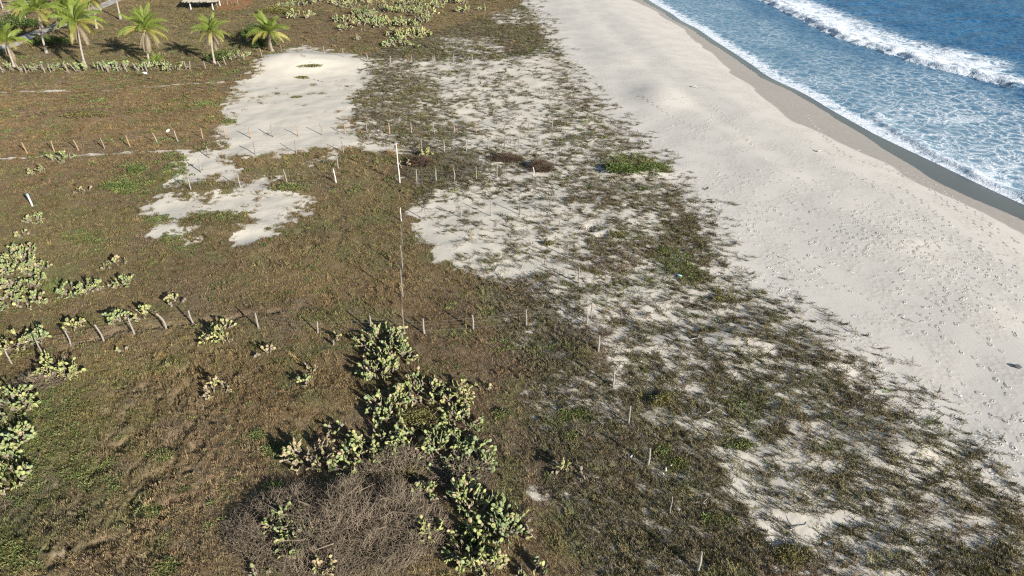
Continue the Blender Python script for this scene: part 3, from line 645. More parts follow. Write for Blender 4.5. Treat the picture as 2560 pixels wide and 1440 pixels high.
# ------------------------------------------------------------------ prickly pears
def pad_mesh(name, m, k):
    r = random.Random(k); n = 10; V = []; F = []; wdt = r.uniform(.36, .46)
    for i in range(n):
        a = 2*math.pi*i/n; zz = .5-.5*math.cos(a); x_ = wdt*math.sin(a)*(.72+.40*zz); V.append((x_, 0, zz))
    for sg in (1, -1):
        for i in range(n):
            x_, _, zz = V[i]; V.append((x_*.72, sg*.075, .5+(zz-.5)*.72))
    c = len(V); V += [(0, .095, .52), (0, -.095, .52)]
    for g, ce in ((1, c), (2, c+1)):
        for i in range(n):
            j = (i+1) % n; a, b = (i, j) if g == 1 else (j, i)
            F.append((a, b, g*n+b, g*n+a)); F.append((g*n+a, g*n+b, ce))
    me = bpy.data.meshes.new(name); me.from_pydata(V, [], F); me.materials.append(m); me.polygons.foreach_set('use_smooth', [True]*len(F)); me.update()
    return me
PADS = {i: [pad_mesh('pad', m, 10*i+k) for k in range(4)] for i, m in enumerate(PAD+[M_WOODY])}
def grow(seed, hgt, spread, npads, mix, padlen):
    """grow a prickly pear; returns a list of (matrix, material index)"""
    r = random.Random(seed); out = []; tips = []
    nst = max(2, int(npads/8))
    for i in range(nst):
        a = r.uniform(0, 6.28); rr = spread*.8*math.sqrt(r.random())
        tips.append((Vector((rr*math.cos(a), rr*math.sin(a), -.05)), Vector((math.cos(a)*rr/spread*.9+r.gauss(0, .25), math.sin(a)*rr/spread*.9+r.gauss(0, .25), 1)).normalized(), r.uniform(0, 3.14), 0))
    while len(out) < npads and tips:
        b, dr, az, lv = tips.pop(0 if r.random() < .35 else r.randrange(len(tips)))
        L = padlen*r.uniform(.8, 1.3)*(1.15 if lv == 0 else 1)
        if (b.z/hgt)**2+(b.x**2+b.y**2)/(spread*1.05)**2 > 1.05: continue
        nrm = Vector((math.cos(az), math.sin(az), 0)); nrm = (nrm-dr*nrm.dot(dr)).normalized(); xa = nrm.cross(dr)
        M = Matrix(((xa.x*L, nrm.x*L, dr.x*L, b.x), (xa.y*L, nrm.y*L, dr.y*L, b.y), (xa.z*L, nrm.z*L, dr.z*L, b.z), (0, 0, 0, 1)))
        woody = lv == 0 or (lv == 1 and b.z < hgt*.45)
        mi = 4 if woody else r.choices(range(4), mix)[0]
        out.append((M, mi))
        for q_ in range(r.choice((1, 2, 2, 3))):
            off = r.uniform(-.75, .75); cb = b+dr*L*(.95-.16*abs(off))+xa*(L*.36*off)
            nd = (dr+xa*off*1.15+nrm*r.gauss(0, .5)+Vector((b.x, b.y, 0))*(.45/max(spread, .3))+Vector((0, 0, .1))).normalized()
            tips.append((cb, nd, az+r.gauss(0, .7), lv+1))
    return out
MIXG = (6, 2, 3, 1.5); MIXY = (3, 6, 0, 1.5); MIXT = (1.5, 1, 0, 6); MIXB = (4, .5, 6, .3)
NPRICK = 0
def cactus(label, u, v, w, h, npads, mix=MIXG, group=None, far=False, padlen=.225):
    """w: overall width in metres, h: height"""
    global NPRICK
    NPRICK += 1; p = at(u, v); c = thing('prickly_pear', p, label, 'cactus', group)
    G = grow(NPRICK*13+5, h*1.15, w/2*((1.12 if w < 1.75 else 1.36) if not far else 1.3), min(295, int(npads*(3.4 if not far else 2.6))), mix, padlen)
    if not far:
        for i, (M, mi) in enumerate(G): link('woody_pad' if mi == 4 else 'pad', PADS[mi][i % 4], c, M)
    else:
        for nm, sel in (('pads', lambda k: k != 4), ('woody_pads', lambda k: k == 4)):
            V = []; F = []; mis = []
            for i, (M, mi) in enumerate(G):
                if not sel(mi): continue
                me = PADS[mi][i % 4]; k = len(V); V += [M @ q_.co for q_ in me.vertices]
                for f in me.polygons: F.append(tuple(k+j for j in f.vertices)); mis.append(mi)
            if V: tag(raw(nm, V, F, PAD+[M_WOODY], c, True, mis), kind='stuff')
    return c
# the big thicket in front of the fence and its neighbours
BIGG = 'prickly pears of the big clump by the near fence'
cactus('tall pale green prickly pear bush overlapping the near fence beside the pole line', 955, 862, 2.4, 2.1, 120)
cactus('pale prickly pear bush just below the tall one at the near fence', 990, 895, 2.1, 1.7, 95)
cactus('lower front part of the fence-side prickly pear, above red grass', 948, 932, 1.8, 1.2, 70)
for lb, u, v, w, h, n, mx in [
 ('uppermost prickly pear of the large ring, at its far edge', 1048, 985, 2.1, 1.9, 80, MIXG), ('far left prickly pear of the large ring, shading the grass', 972, 1025, 1.9, 1.9, 80, MIXG),
 ('far right prickly pear of the large ring with yellowish pads', 1128, 1000, 1.8, 1.6, 75, MIXY), ('right edge prickly pear of the large ring above the bare patch', 1150, 1062, 1.8, 1.5, 75, MIXG),
 ('left edge prickly pear of the large ring beside its dark shadow', 945, 1098, 2.1, 1.8, 85, MIXG), ('prickly pear in the middle front of the large ring', 1040, 1118, 2.2, 1.7, 85, MIXG),
 ('lower right prickly pear of the large ring with grey stems', 1175, 1152, 2.0, 1.4, 80, MIXB), ('prickly pear at the lower middle of the ring above the thicket', 1108, 1132, 1.9, 1.4, 75, MIXG)]:
    cactus(lb, u, v, w, h, n, mx, BIGG)
cactus('tan drying prickly pear standing left of the large ring', 775, 1150, 1.9, 1.7, 85, MIXT)
cactus('open branching prickly pear above the top of the bare thicket', 890, 1162, 1.9, 1.4, 60, MIXG)
cactus('small prickly pear between the tan one and the large ring', 838, 1080, .8, .6, 14, MIXG)
cactus('prickly pear poking through the left side of the bare thicket', 715, 1318, 1.5, 1.8, 60, MIXG); cactus('lower prickly pear on the left side of the bare thicket', 738, 1362, 1.7, 1.5, 60, MIXG)
LR = 'prickly pears right of the bare thicket'
for lb, u, v, w, h, n, mx in [('prickly pear with bright pads at the top of the clump right of the thicket', 1160, 1255, 1.6, 1.5, 60, MIXG), ('widest prickly pear of the clump right of the bare thicket', 1200, 1305, 2.3, 1.6, 90, MIXG),
 ('right hand prickly pear of the clump beside the thicket, by grey grass', 1260, 1325, 1.8, 1.4, 65, MIXB), ('sparse prickly pear at the bottom of the clump beside the thicket', 1165, 1392, 1.6, 1.2, 45, MIXG),
 ('scraggly prickly pear on the thicket edge in deep shade', 1060, 1250, 1.1, 1.2, 24, MIXG), ('yellowish prickly pear low on the right edge of the thicket', 1075, 1340, 1.1, 1.1, 26, MIXY), ('prickly pear with upright pads cut by the bottom edge of the picture', 1225, 1425, 1.3, .8, 50, MIXY),
 ('small prickly pear with tan pads right of the clump by the thicket', 1340, 1335, .8, .5, 14, MIXT), ('low prickly pear in grey brush at the bottom edge', 1330, 1432, 1.2, .5, 26, MIXG), ('tiny tan prickly pear in the bottom of the thicket', 815, 1430, .8, 1.3, 16, MIXT), ('prickly pear tip at the bottom left end of the thicket', 650, 1435, .7, .5, 10, MIXG)]:
    cactus(lb, u, v, w, h, n, mx, LR)
cactus('yellow green round prickly pear beside the near fence', 155, 925, 2.3, 1.7, 110, MIXY)
for lb, u, v, w, h, n in [('upper prickly pear of the column at the left edge', 35, 1020, 2.0, 1.2, 80), ('prickly pear with grey stems in the middle of the left edge column', 45, 1105, 1.6, 1.0, 60),
  ('small prickly pear in deep shade at the left edge', 20, 1150, 1.2, .7, 26), ('starry prickly pear with grey stems at the left edge', 30, 1205, 1.5, .9, 46), ('lowest prickly pear of the left edge column', 5, 1240, .8, .5, 14)]:
    cactus(lb, u, v, w, h, n, MIXG, 'prickly pears down the left edge')
LC = 'prickly pears of the left middle clump'
for lb, u, v, w, h, n in [('top prickly pear of the clump at left middle edge', 55, 645, 2.2, 1.0, 45), ('second prickly pear of the left middle clump, below the top one', 48, 670, 2.0, 1.0, 40), ('right hand prickly pear of the left middle clump', 92, 675, 1.7, 1.0, 40),
  ('leftmost upper prickly pear of the left middle clump', 15, 690, 1.8, 1.1, 40), ('prickly pear in the centre of the left middle clump', 55, 715, 2.4, 1.1, 62), ('prickly pear lowest at the picture edge in the left middle clump', 15, 760, 2.0, 1.1, 55), ('flat prickly pear at the lower right of the left middle clump', 82, 762, 1.7, .8, 34), ('sparse prickly pear on the right rim of the left middle clump', 78, 690, 1.2, .7, 16)]:
    cactus(lb, u, v, w, h, n, MIXG, LC)
for lb, u, v, w, h, n, mx in [('grey green prickly pear just right of the left middle clump', 180, 735, 1.4, .8, 28, MIXB), ('bright prickly pear second right of the left middle clump', 225, 728, 1.6, .9, 38, MIXG), ('low wide prickly pear alone in olive grass right of the pair', 310, 712, 1.6, .6, 26, MIXG),
  ('prickly pear behind the near fence, left of two in the dark furrow', 295, 805, 1.6, .8, 30, MIXB), ('prickly pear behind the near fence, right of two in the furrow', 352, 790, 1.5, .7, 26, MIXY), ('small yellowish prickly pear left of the furrow pair', 187, 820, 1.2, .6, 18, MIXY),
  ('small bright prickly pear above the dark furrow', 440, 758, 1.1, .6, 16, MIXY), ('wide prickly pear at the left end of the near fence', 35, 868, 2.0, .7, 45, MIXY), ('prickly pear in shade behind the left end of the near fence', 98, 850, 1.4, 1.0, 30, MIXB),
  ('round prickly pear with pale rim of pads below the near fence', 556, 842, 1.9, .9, 46, MIXY), ('tan and yellow prickly pear alone in the lower left field', 545, 985, 1.2, .9, 26, MIXT), ('thin two armed prickly pear left of the tall fence-side bush', 842, 855, .7, .7, 10, MIXY),
  ('small grey prickly pear in the field below the fence', 660, 882, 1.0, .5, 12, MIXT), ('small fresh green prickly pear in reddish grass', 765, 962, .9, .5, 14, MIXG), ('withered brown prickly pear stub in reddish grass', 778, 925, .8, .5, 10, MIXT), ('low green cactus in dark furrows left of centre', 305, 882, .8, .3, 8, MIXB),
  ('small prickly pear right of the large ring in red grass', 1208, 975, .8, .4, 8, MIXY), ('tiny bright pads right of the large ring, lower', 1245, 1040, .5, .3, 5, MIXY), ('slender prickly pear in grey grass, left of a pair near the sandy slope', 1412, 1185, .9, .6, 12, MIXY), ('slender twisted prickly pear, right of the pair near the sandy slope', 1464, 1190, .5, .8, 8, MIXY),
  ('small prickly pear by the upper of two field tracks', 152, 402, 2.0, .9, 30, MIXB), ('small round prickly pear left of the bushes in the mid field', 95, 435, 1.3, .8, 22, MIXG), ('small prickly pear near the marker pipe, upper', 88, 556, 1.5, .7, 20, MIXG), ('smallest prickly pear below the marker pipe', 58, 592, .9, .6, 10, MIXG),
  ('flat yellowish prickly pear in mid field near green weeds', 212, 480, 1.3, .4, 12, MIXY), ('tan low prickly pear above the solitary wide one', 292, 662, 1.4, .5, 14, MIXT), ('small tan pads beside the low tan prickly pear', 265, 670, .5, .3, 4, MIXT), ('bright prickly pear inside the brush-heap plot', 1066, 390, 1.2, .8, 24, MIXY), ('tan dead prickly pear beside the tall white pole', 1012, 415, 1.4, .8, 20, MIXT)]:
    cactus(lb, u, v, w, h, n, mx)
# hedge along the far fence and the dune behind
HG = 'prickly pears of the hedge by the palms'
ORD = 'leftmost second third fourth fifth sixth seventh eighth ninth tenth eleventh twelfth thirteenth fourteenth fifteenth sixteenth seventeenth eighteenth'.split()
def nth(i): return 'leftmost' if i == 0 else ORD[i]+' from left'
for hi, (u, v, w) in enumerate([(20,178,2.6),(80,176,3),(98,175,2.6),(128,172,2.6),(150,173,3),(188,178,2.4),(205,178,2),(245,174,2.6),(268,172,3),(290,173,3),(310,173,2.6),(340,178,2.4),(378,172,3),(398,170,3),(430,172,3),(450,172,2.6),(588,152,3.4),(604,146,3)]):
    cactus('grey green hedge prickly pear, %s along the palm grove fence' % nth(hi), u, v, w*.8, .85, 20, MIXB if u % 3 else MIXG, HG, True, .34)
DN = 'prickly pears on the far dune'
DUNE = sorted([(752,43,4,1.8,60),(742,16,3.6,2,50),(765,10,4,2,60),(795,3,4,1.6,40),(845,6,4,1.5,40),(865,13,4,1.5,40),(882,20,3.4,1.4,30),(852,52,2.6,1.4,30),(868,56,2.4,1.3,26),(860,74,2.6,1,24),(898,36,4,1.6,50),(912,46,4,1.5,50),(905,62,4,1.4,46),(925,42,3.6,1.6,40),(938,52,3.6,1.5,40),(946,62,3.2,1.4,36),(960,64,3.6,1.4,40),(975,64,3,1.3,32),(988,62,3.2,1.4,36),(1005,60,3.4,1.3,36),(1020,64,3.6,1.4,40),(1034,70,3.6,1.4,40),
    (1050,56,3.2,1.3,34),(1060,46,3.4,1.4,36),(1072,38,3.4,1.4,36),(955,28,3.6,1.3,36),(975,30,3.6,1.4,40),(1000,30,3.6,1.4,40),(1018,26,3.6,1.4,36),(1040,30,3.6,1.4,40),(1058,30,3.6,1.5,40),(1082,20,3.6,1.5,40),(1100,16,3.4,1.4,36),(995,14,3.6,1.4,36),(1020,10,3.6,1.4,36),(1045,12,3.6,1.5,40),(940,14,3.4,1.3,30),(918,6,3.4,1.3,30),(1115,4,3.6,1.4,36),(1140,6,3.6,1.4,36),(1158,10,3,1.2,28),(1000,90,3.6,1.7,60),(1020,94,4,1.7,70),(1045,90,3.8,1.6,56),(1058,86,3,1.4,36),(992,114,4,1.6,80),(1158,30,3,1.3,34),(1205,27,2,1,12),(908,98,2,.7,10),(910,82,1.6,.6,8),(1040,120,2,.5,8),(708,22,3,1.2,24)])
ARC = {}
for i, (u, v, w, h, n) in enumerate(DUNE):
    arc = 'lone low group nearest the mound fence' if v > 78 else 'lower curved band' if v > 52 else 'middle band' if v > 23 else 'top edge band'
    ARC[arc] = ARC.get(arc, -1)+1
    cactus('far dune prickly pear, %s in the %s' % (nth(ARC[arc]), arc), u, v, w, h, n, (MIXG, MIXB, MIXG, MIXG, MIXY)[i % 5], DN, True, .34)

# ------------------------------------------------------------------ coconut palms
def frond_mesh(name, m, L, arch, droop, nl=28, seed=0):
    r = random.Random(seed); mb = MB(); pts = []; n = 9
    el = arch; p = Vector((0, 0, 0)); 
    for i in range(n+1):
        pts.append(p.copy()); p = p+Vector((math.cos(el), 0, math.sin(el)))*(L/n); el -= droop/n*(.5+1.0*i/n)
    mb.tube(pts, [.075*(1-.8*i/n) for i in range(n+1)], 4, False)
    for i in range(nl):
        t = .14+.84*i/(nl-1); k = min(int(t*n), n-1); f = t*n-k; b = pts[k].lerp(pts[k+1], f); tan = (pts[k+1]-pts[k]).normalized(); up_ = Vector((-tan.z, 0, tan.x))
        ll = L*.21*math.sin(math.pi*min(1, .18+.78*t))**.7*r.uniform(.85, 1.1)
        for sg in (-1, 1):
            dr = (Vector((0, sg, 0))*.8+tan*.6+up_*.05+Vector((0, 0, -.5))).normalized(); mid = b+dr*ll*.5; tip = b+dr*ll+Vector((0, 0, -.28*ll)); w_ = tan*.042
            mb.poly([b-w_*.7, b+w_*.7, mid+w_, mid-w_]); mb.poly([mid-w_, mid+w_, tip])
    me = bpy.data.meshes.new(name); me.from_pydata([tuple(a) for a in mb.V], [], mb.F); me.materials.append(m); me.update()
    return me
FRO = {'up': [frond_mesh('frond', M_FROND, 3.3, R(72), R(62), seed=i) for i in range(3)], 'mid': [frond_mesh('frond', M_FROND, 3.6, R(42), R(105), seed=i) for i in range(3)],
       'low': [frond_mesh('frond', M_FROND_Y, 3.4, R(8), R(95), seed=i) for i in range(3)], 'dead': [frond_mesh('dead_frond', M_FROND_D, 2.8, R(-45), R(60), 20, i) for i in range(2)]}
def palm(label, u, v, hgt, lean, crown=1.0, nu=7, nm=8, nl=6, nd=4, seed=0, rad=.17):
    r = random.Random(seed); p = at(u, v); t = thing('coconut_palm', p, label, 'palm tree', 'coconut palms of the grove')
    mb = MB(); pts = []; rr = []; n = 10
    for i in range(n+1):
        s_ = i/n; z_ = -.2+s_*(hgt+.2); pts.append(Vector((lean[0]*(s_**1.4)+.06*math.sin(5*s_+seed), lean[1]*s_**1.4, z_))); rr.append((rad*(1-.35*s_)+(.20*rad/.17)*max(0, 1-s_*7))*(1.0+.06*(i % 2)))
    tr = mb.build('trunk', M_TRUNK, t, True) if False else None
    mb.tube(pts, rr, 10); mb.build('trunk', M_TRUNK, t, True); top = pts[-1]
    k = 0
    for cls, cnt, tilt in (('up', nu, .16), ('mid', nm, .2), ('low', nl, .25), ('dead', nd, .2)):
        for i in range(cnt):
            az = k*2.39996+r.gauss(0, .2); k += 1; sc = crown*r.uniform(.85, 1.12)
            M = Matrix.Translation(top+Vector((0, 0, .12 if cls != 'dead' else -.1))) @ Euler((r.gauss(0, .15), r.gauss(0, tilt), az)).to_matrix().to_4x4() @ Matrix.Scale(sc, 4)
            link('dead_frond' if cls == 'dead' else 'frond', FRO[cls][r.randrange(len(FRO[cls]))], t, M)
    if nd:
        for i in range(5):
            a = i*1.26; mb = MB(); c = top+Vector((.22*math.cos(a), .22*math.sin(a), -.12)); mb.tube([c+Vector((0, 0, q_)) for q_ in (-.14, -.08, 0, .08, .13)], [.04, .11, .13, .1, .03], 6); mb.build('coconut', M_FROND_Y, t, True)
palm('short coconut palm at the left edge behind the hedge fence', 35, 168, 3.6, (.1, .3), 1.0, 7, 8, 6, 2, 1)
palm('tall coconut palm with brown trunk, second from the left edge', 116, 133, 6.6, (.8, .2), 1.15, 7, 9, 7, 1, 2)
palm('tallest looking coconut palm with slender pale trunk by the hedge fence', 215, 170, 6.6, (.6, .3), 1.25, 9, 9, 8, 2, 3)
palm('coconut palm half hidden behind the slender pale trunked one', 183, 101, 5.2, (.3, 0), 1.1, 6, 8, 6, 3, 4)
palm('coconut palm right of the tallest, further back above the path', 243, 72, 5.2, (.5, 0), 1.15, 6, 8, 7, 3, 5)
palm('palm with only its bare pale trunk in view at the top edge', 302, 49, 9.5, (.6, 0), 1.2, 7, 8, 6, 4, 6)
palm('coconut palm with a skirt of dead fronds left of the gap in the hedge', 373, 165, 5.3, (.9, .2), 1.15, 8, 8, 6, 8, 7)
palm('small crowned coconut palm with brown hanging fronds near the bright bush', 536, 161, 4.8, (.55, .2), .9, 7, 8, 5, 7, 8)
palm('stocky bright green coconut palm with dark trunk beside the sand mound', 680, 128, 2.9, (-.1, 0), 1.1, 10, 9, 9, 3, 9, .26)
palm('coconut palm in the upper left corner behind the grove path', 10, 24, 4.0, (-.3, 0), 1.1, 6, 8, 6, 4, 10)
palm('young coconut palm between the left palms with arching green fronds', 66, 52, 2.0, (0, 0), 1.0, 7, 7, 3, 0, 11)
palm('coconut palm behind the tall one with crown cut by the top edge', 150, 32, 5.0, (-.2, 0), 1.1, 7, 8, 6, 3, 12)
palm('small palm sapling at the foot of the skirted coconut palm', 392, 162, .3, (0, 0), .55, 4, 6, 2, 0, 13, .1)

# ------------------------------------------------------------------ bushes
def leaf_cloud(name, m, parent, rx, ry, h, n, leaf=.12, seed=0, shell=.45):
    r = random.Random(seed); V = []; F = []
    lob = [(r.uniform(-.6, .6), r.uniform(-.6, .6), r.uniform(.4, .65), r.uniform(.45, .9)) for _ in range(9)]
    while len(F) < n:
        lx, ly, lr, lh = r.choice(lob); a = r.uniform(0, 6.28); b = math.asin(r.uniform(-.1, 1)); s_ = r.uniform(shell, 1)**.5*lr
        c = Vector(((lx+s_*math.cos(a)*math.cos(b))*rx, (ly+s_*math.sin(a)*math.cos(b))*ry, max(.02, h*lh*(.35+.65*math.sin(b)*s_/lr))))
        dr = Vector((math.cos(a)+r.gauss(0, .6), math.sin(a)+r.gauss(0, .6), .5+r.gauss(0, .6))).normalized(); sd_ = dr.cross(Vector((r.gauss(0, 1), r.gauss(0, 1), r.gauss(0, 1)))).normalized()*leaf*.3; L = leaf*r.uniform(.7, 1.3)
        j = len(V); V += [c, c+dr*L*.5+sd_, c+dr*L, c+dr*L*.5-sd_]; F.append((j, j+1, j+2, j+3))
    o = raw(name, V, F, m, parent); tag(o, kind='stuff'); return o
def stems(parent, rx, ry, h, n, seed, m=None):
    r = random.Random(seed)
    for i in range(n):
        a = r.uniform(0, 6.28); e = Vector((rx*.6*math.cos(a), ry*.6*math.sin(a), h*.65)); mb = MB(); mb.tube([(0, 0, -.1), e*.4+Vector((0, 0, h*.12)), e], [.04, .03, .012], 5); mb.build('stem', m or M_TWIG, parent)
def bush(name, label, u, v, rx, ry, h, n, m=None, leaf=.12, seed=0, group=None):
    t = thing(name, at(u, v), label, 'bush', group); stems(t, rx, ry, h, 4, seed); leaf_cloud('foliage', m or M_LEAF, t, rx, ry, h, n, leaf, seed); return t
bush('bush', 'bright green rounded bush beside the last hedge palm', 565, 150, 2.3, 1.8, 2.0, 2200, M_LEAF_B, .22, 1)
bush('bush', 'dark green bush behind the leftmost palms', 45, 72, 4.5, 2.6, 3.0, 2600, M_LEAF, .3, 2)
bush('bush', 'dark bush with deep shade left of the stocky palm', 638, 95, 2.4, 2.2, 2.8, 2000, M_LEAF, .28, 3)
bush('bush', 'dark green bush behind the stocky palm crown', 660, 118, 2.0, 2.0, 2.4, 1600, M_LEAF, .26, 4)
bush('bush', 'yellow green scrub on the slope left of far dune cactus', 700, 30, 4.0, 3.5, 1.2, 1800, M_LEAF_O, .28, 5)
bush('bush', 'dark shrub by the grove path in palm shade', 128, 112, 3.0, 2.0, 1.8, 1600, M_LEAF, .26, 6)
bush('bush', 'low dark shrubs at the top left near the path bend', 210, 12, 3.5, 2.2, 2.4, 1600, M_LEAF, .3, 7)
bush('bush', 'small fresh green bush casting a dark shadow in mid field', 345, 430, .8, .6, .75, 700, M_LEAF_B, .13, 8)
bush('bush', 'low green bush in the mid field below the small round one', 322, 468, 1.5, .8, .45, 900, M_LEAF_B, .13, 9)
bush('bush', 'low bluish green shrub left of the mid field bushes', 275, 468, .7, .5, .45, 350, M_LEAF, .12, 10)
bush('bush', 'yellow olive bush with blue shadow on the sandy slope', 1658, 1010, .85, .6, .7, 1100, M_LEAF_O, .09, 11)
bush('bush', 'dense low green creeper mound at the edge of the open beach', 1590, 425, 3.0, 1.5, .55, 4200, M_LEAF_B, .15, 12)
bush('bush', 'small olive tuft alone on the trampled beach edge', 1796, 752, .5, .4, .5, 350, M_LEAF_O, .1, 13)
bush('bush', 'low dark green bush inside the large prickly pear ring', 1060, 1060, 1.5, 1.2, .8, 1600, M_LEAF_O, .1, 14)
bush('bush', 'dark green bush tucked above the left of the bare thicket', 668, 1240, .9, .7, .55, 900, M_LEAF, .1, 15)
bush('bush', 'olive scrub between the large ring and the bare thicket', 1030, 1185, 1.5, .6, .5, 900, M_LEAF_O, .09, 16)
bush('bush', 'dark scrub in the prickly pear clump right of the thicket', 1180, 1345, 1.4, .8, .5, 900, M_LEAF, .09, 17)
bush('bush', 'brown olive scrub at the lower right of the beach slope', 1990, 1400, 1.2, .8, .45, 1000, M_LEAF_O, .09, 18)
bush('bush', 'golden scrub behind the left end of the near fence', 60, 895, .9, .6, .5, 600, M_LEAF_O, .1, 19)
bush('bush', 'small olive hummock on clean sand left of the seaward creeper', 1376, 612, .75, .45, .4, 500, M_LEAF_O, .1, 20)
bush('bush', 'olive hummock with spreading runners near the dug holes', 1545, 588, .8, .5, .4, 450, M_LEAF_O, .1, 21)
bush('bush', 'brush mound in the upper left brown field', 215, 290, 3.2, 1.0, .6, 1000, M_LEAF_O, .16, 22)
bush('bush', 'tan grassy hummock on the sand mound crest', 775, 167, 1.7, .8, .45, 700, M_LEAF_O, .16, 23)
bush('bush', 'low tan tuft on the upper sand patch', 757, 196, 1.2, .6, .3, 350, M_LEAF_O, .16, 24)
bush('bush', 'small green tuft in the middle of the upper sand patch', 743, 244, .8, .5, .25, 260, M_LEAF_O, .14, 25)

# bare thicket, lower middle
def twig_mass(name, parent, m, rx, ry, h, n, rad, seed, upright=.7):
    r = random.Random(seed); mb = MB()
    for i in range(n):
        a = r.uniform(0, 6.28); q_ = math.sqrt(r.random()); x_, y_ = rx*q_*math.cos(a), ry*q_*math.sin(a)
        hh = h*(1-q_**3*.75)*(.35+1.2*float(vnoise(x_*.75+9, y_*.75+9)))*(.8+.4*float(vnoise(x_*2.2+30, y_*2.2))); z0 = r.uniform(0, hh*.75); az = r.uniform(0, 6.28); L = r.uniform(.35, .9)
        p = Vector((x_, y_, z0)); dr = Vector((math.cos(az), math.sin(az), r.uniform(-.15, 1)*upright)).normalized(); pts = [p.copy()]
        for k in range(3):
            dr = (dr+Vector((r.gauss(0, .3), r.gauss(0, .3), r.gauss(0, .2)))).normalized(); p = p+dr*L/3; p.z = max(.01, min(p.z, hh)); pts.append(p.copy())
        mb.tube(pts, [rad, rad*.8, rad*.6, rad*.35], 3, False)
    o = mb.build(name, m, parent); tag(o, kind='stuff'); return o
t = thing('bare_thicket', at(850, 1325), 'wide tangle of bare brown twigs at the bottom centre', 'thicket'); twig_mass('twigs', t, M_TWIG, 5.4, 2.8, 1.35, 9000, .0105, 1, 1.5)
for i in range(11):
    a = i*.571; mb = MB(); mb.tube([(0, 0, -.1), (1.6*math.cos(a), 1.0*math.sin(a), .55), (2.6*math.cos(a+.2), 1.5*math.sin(a+.2), .95), (3.6*math.cos(a), 2.0*math.sin(a), 1.15)], [.07, .05, .035, .015], 5); mb.build('stem', M_TWIG, t)
t = thing('bare_thicket', at(985, 1175), 'narrow upright tangle of grey twigs rising above the main thicket', 'thicket'); twig_mass('twigs', t, M_TWIG, 2.2, 1.3, .8, 900, .012, 2, 1.4)
t = thing('bare_thicket', at(95, 960), 'dry brush below the yellow prickly pear by the fence', 'thicket'); twig_mass('twigs', t, M_TWIG, 1.5, .8, .5, 500, .012, 3)
t = thing('bare_thicket', at(1150, 1190), 'twiggy brush between ring and right hand prickly pears', 'thicket'); twig_mass('twigs', t, M_TWIG, 1.7, 1.0, .5, 650, .012, 4)
for lb, u, v, rx, ry, h in [('dark heap of dead brush beside the white stake', 1352, 424, 1.1, .8, .9), ('flat heap of dead brush at the top of the plot', 1264, 400, 1.6, .6, .6), ('dark round heap of dead brush near the plot cactus', 1048, 411, 1.1, .8, .7)]:
    t = thing('brush_heap', at(u, v), lb, 'brush heap'); twig_mass('twigs', t, M_BRUSHPILE, rx, ry, h, 1500, .022, int(u), .5)

# ------------------------------------------------------------------ palapa, path, red soil
def palapa():
    a = at(478, 24); b = at(533, 25); c = (a+b)/2; t = thing('palapa_hut', c, 'open palapa hut with white posts and grey thatched roof at the top edge', 'hut'); w = (b-a).length; dp = 4.2
    for x_ in (-w/2, w/2):
        for y_ in (0, dp):
            mb = MB(); mb.tube([(x_, y_, -.3), (x_, y_, 1.0), (x_, y_, 2.25)], [.15, .14, .13], 8); mb.build('post', M_POST['paint'], t)
    for y_ in (0, dp):
        mb = MB(); mb.tube([(-w/2-.3, y_, 2.2), (w/2+.3, y_, 2.22)], .08, 6); mb.build('beam', M_POST['grey'], t)
    ex, ey = 1.0, .9; x0, x1, y0, y1 = -w/2-ex, w/2+ex, -ey, dp+ey; rz_ = 4.0; ze = 1.85
    rg = [Vector((x0+2.2, (y0+y1)/2, rz_)), Vector((x1-2.2, (y0+y1)/2, rz_))]; e = [Vector((x0, y0, ze)), Vector((x1, y0, ze)), Vector((x1, y1, ze)), Vector((x0, y1, ze))]
    mb = MB(); r = random.Random(4)
    for fa, fb, ga, gb in ((e[0], e[1], rg[0], rg[1]), (e[1], e[2], rg[1], rg[1]), (e[2], e[3], rg[1], rg[0]), (e[3], e[0], rg[0], rg[0])):
        nrm = (fb-fa).cross(ga-fa).normalized(); mb.poly([fa, fb, gb, ga] if ga != gb else [fa, fb, ga])
        for lay in range(7):
            s_ = lay/7
            for i in range(34):
                k = (i+r.random())/34; p = fa.lerp(fb, k).lerp(ga.lerp(gb, k), s_+.10); q_ = fa.lerp(fb, k+r.gauss(0, .01)).lerp(ga.lerp(gb, k), s_-.09)+nrm*.05+Vector((0, 0, r.gauss(-.04, .05))); w_ = (fb-fa).normalized()*.11
                mb.poly([p-w_+nrm*.07, p+w_+nrm*.07, q_+w_+nrm*.05, q_-w_+nrm*.05])
    rf = mb.build('thatch_roof', M_THATCH, t); mb = MB(); mb.tube([rg[0]+Vector((-.2, 0, .08)), rg[1]+Vector((.2, 0, .08))], .16, 7); mb.build('ridge', M_THATCH, rf)
palapa()
for i, (u, v, lb) in enumerate([(544,19,'thin grey pole just right of the palapa'), (560,12,'grey pole second to the right of the palapa'), (570,14,'grey pole third to the right of the palapa, on red soil'), (595,13,'farthest right thin pole standing on the red soil')]):
    lone_post('pole', lb, 'pole', u, v, 2.3, .08, 'grey', (random.gauss(0, .05), 0), 40+i)
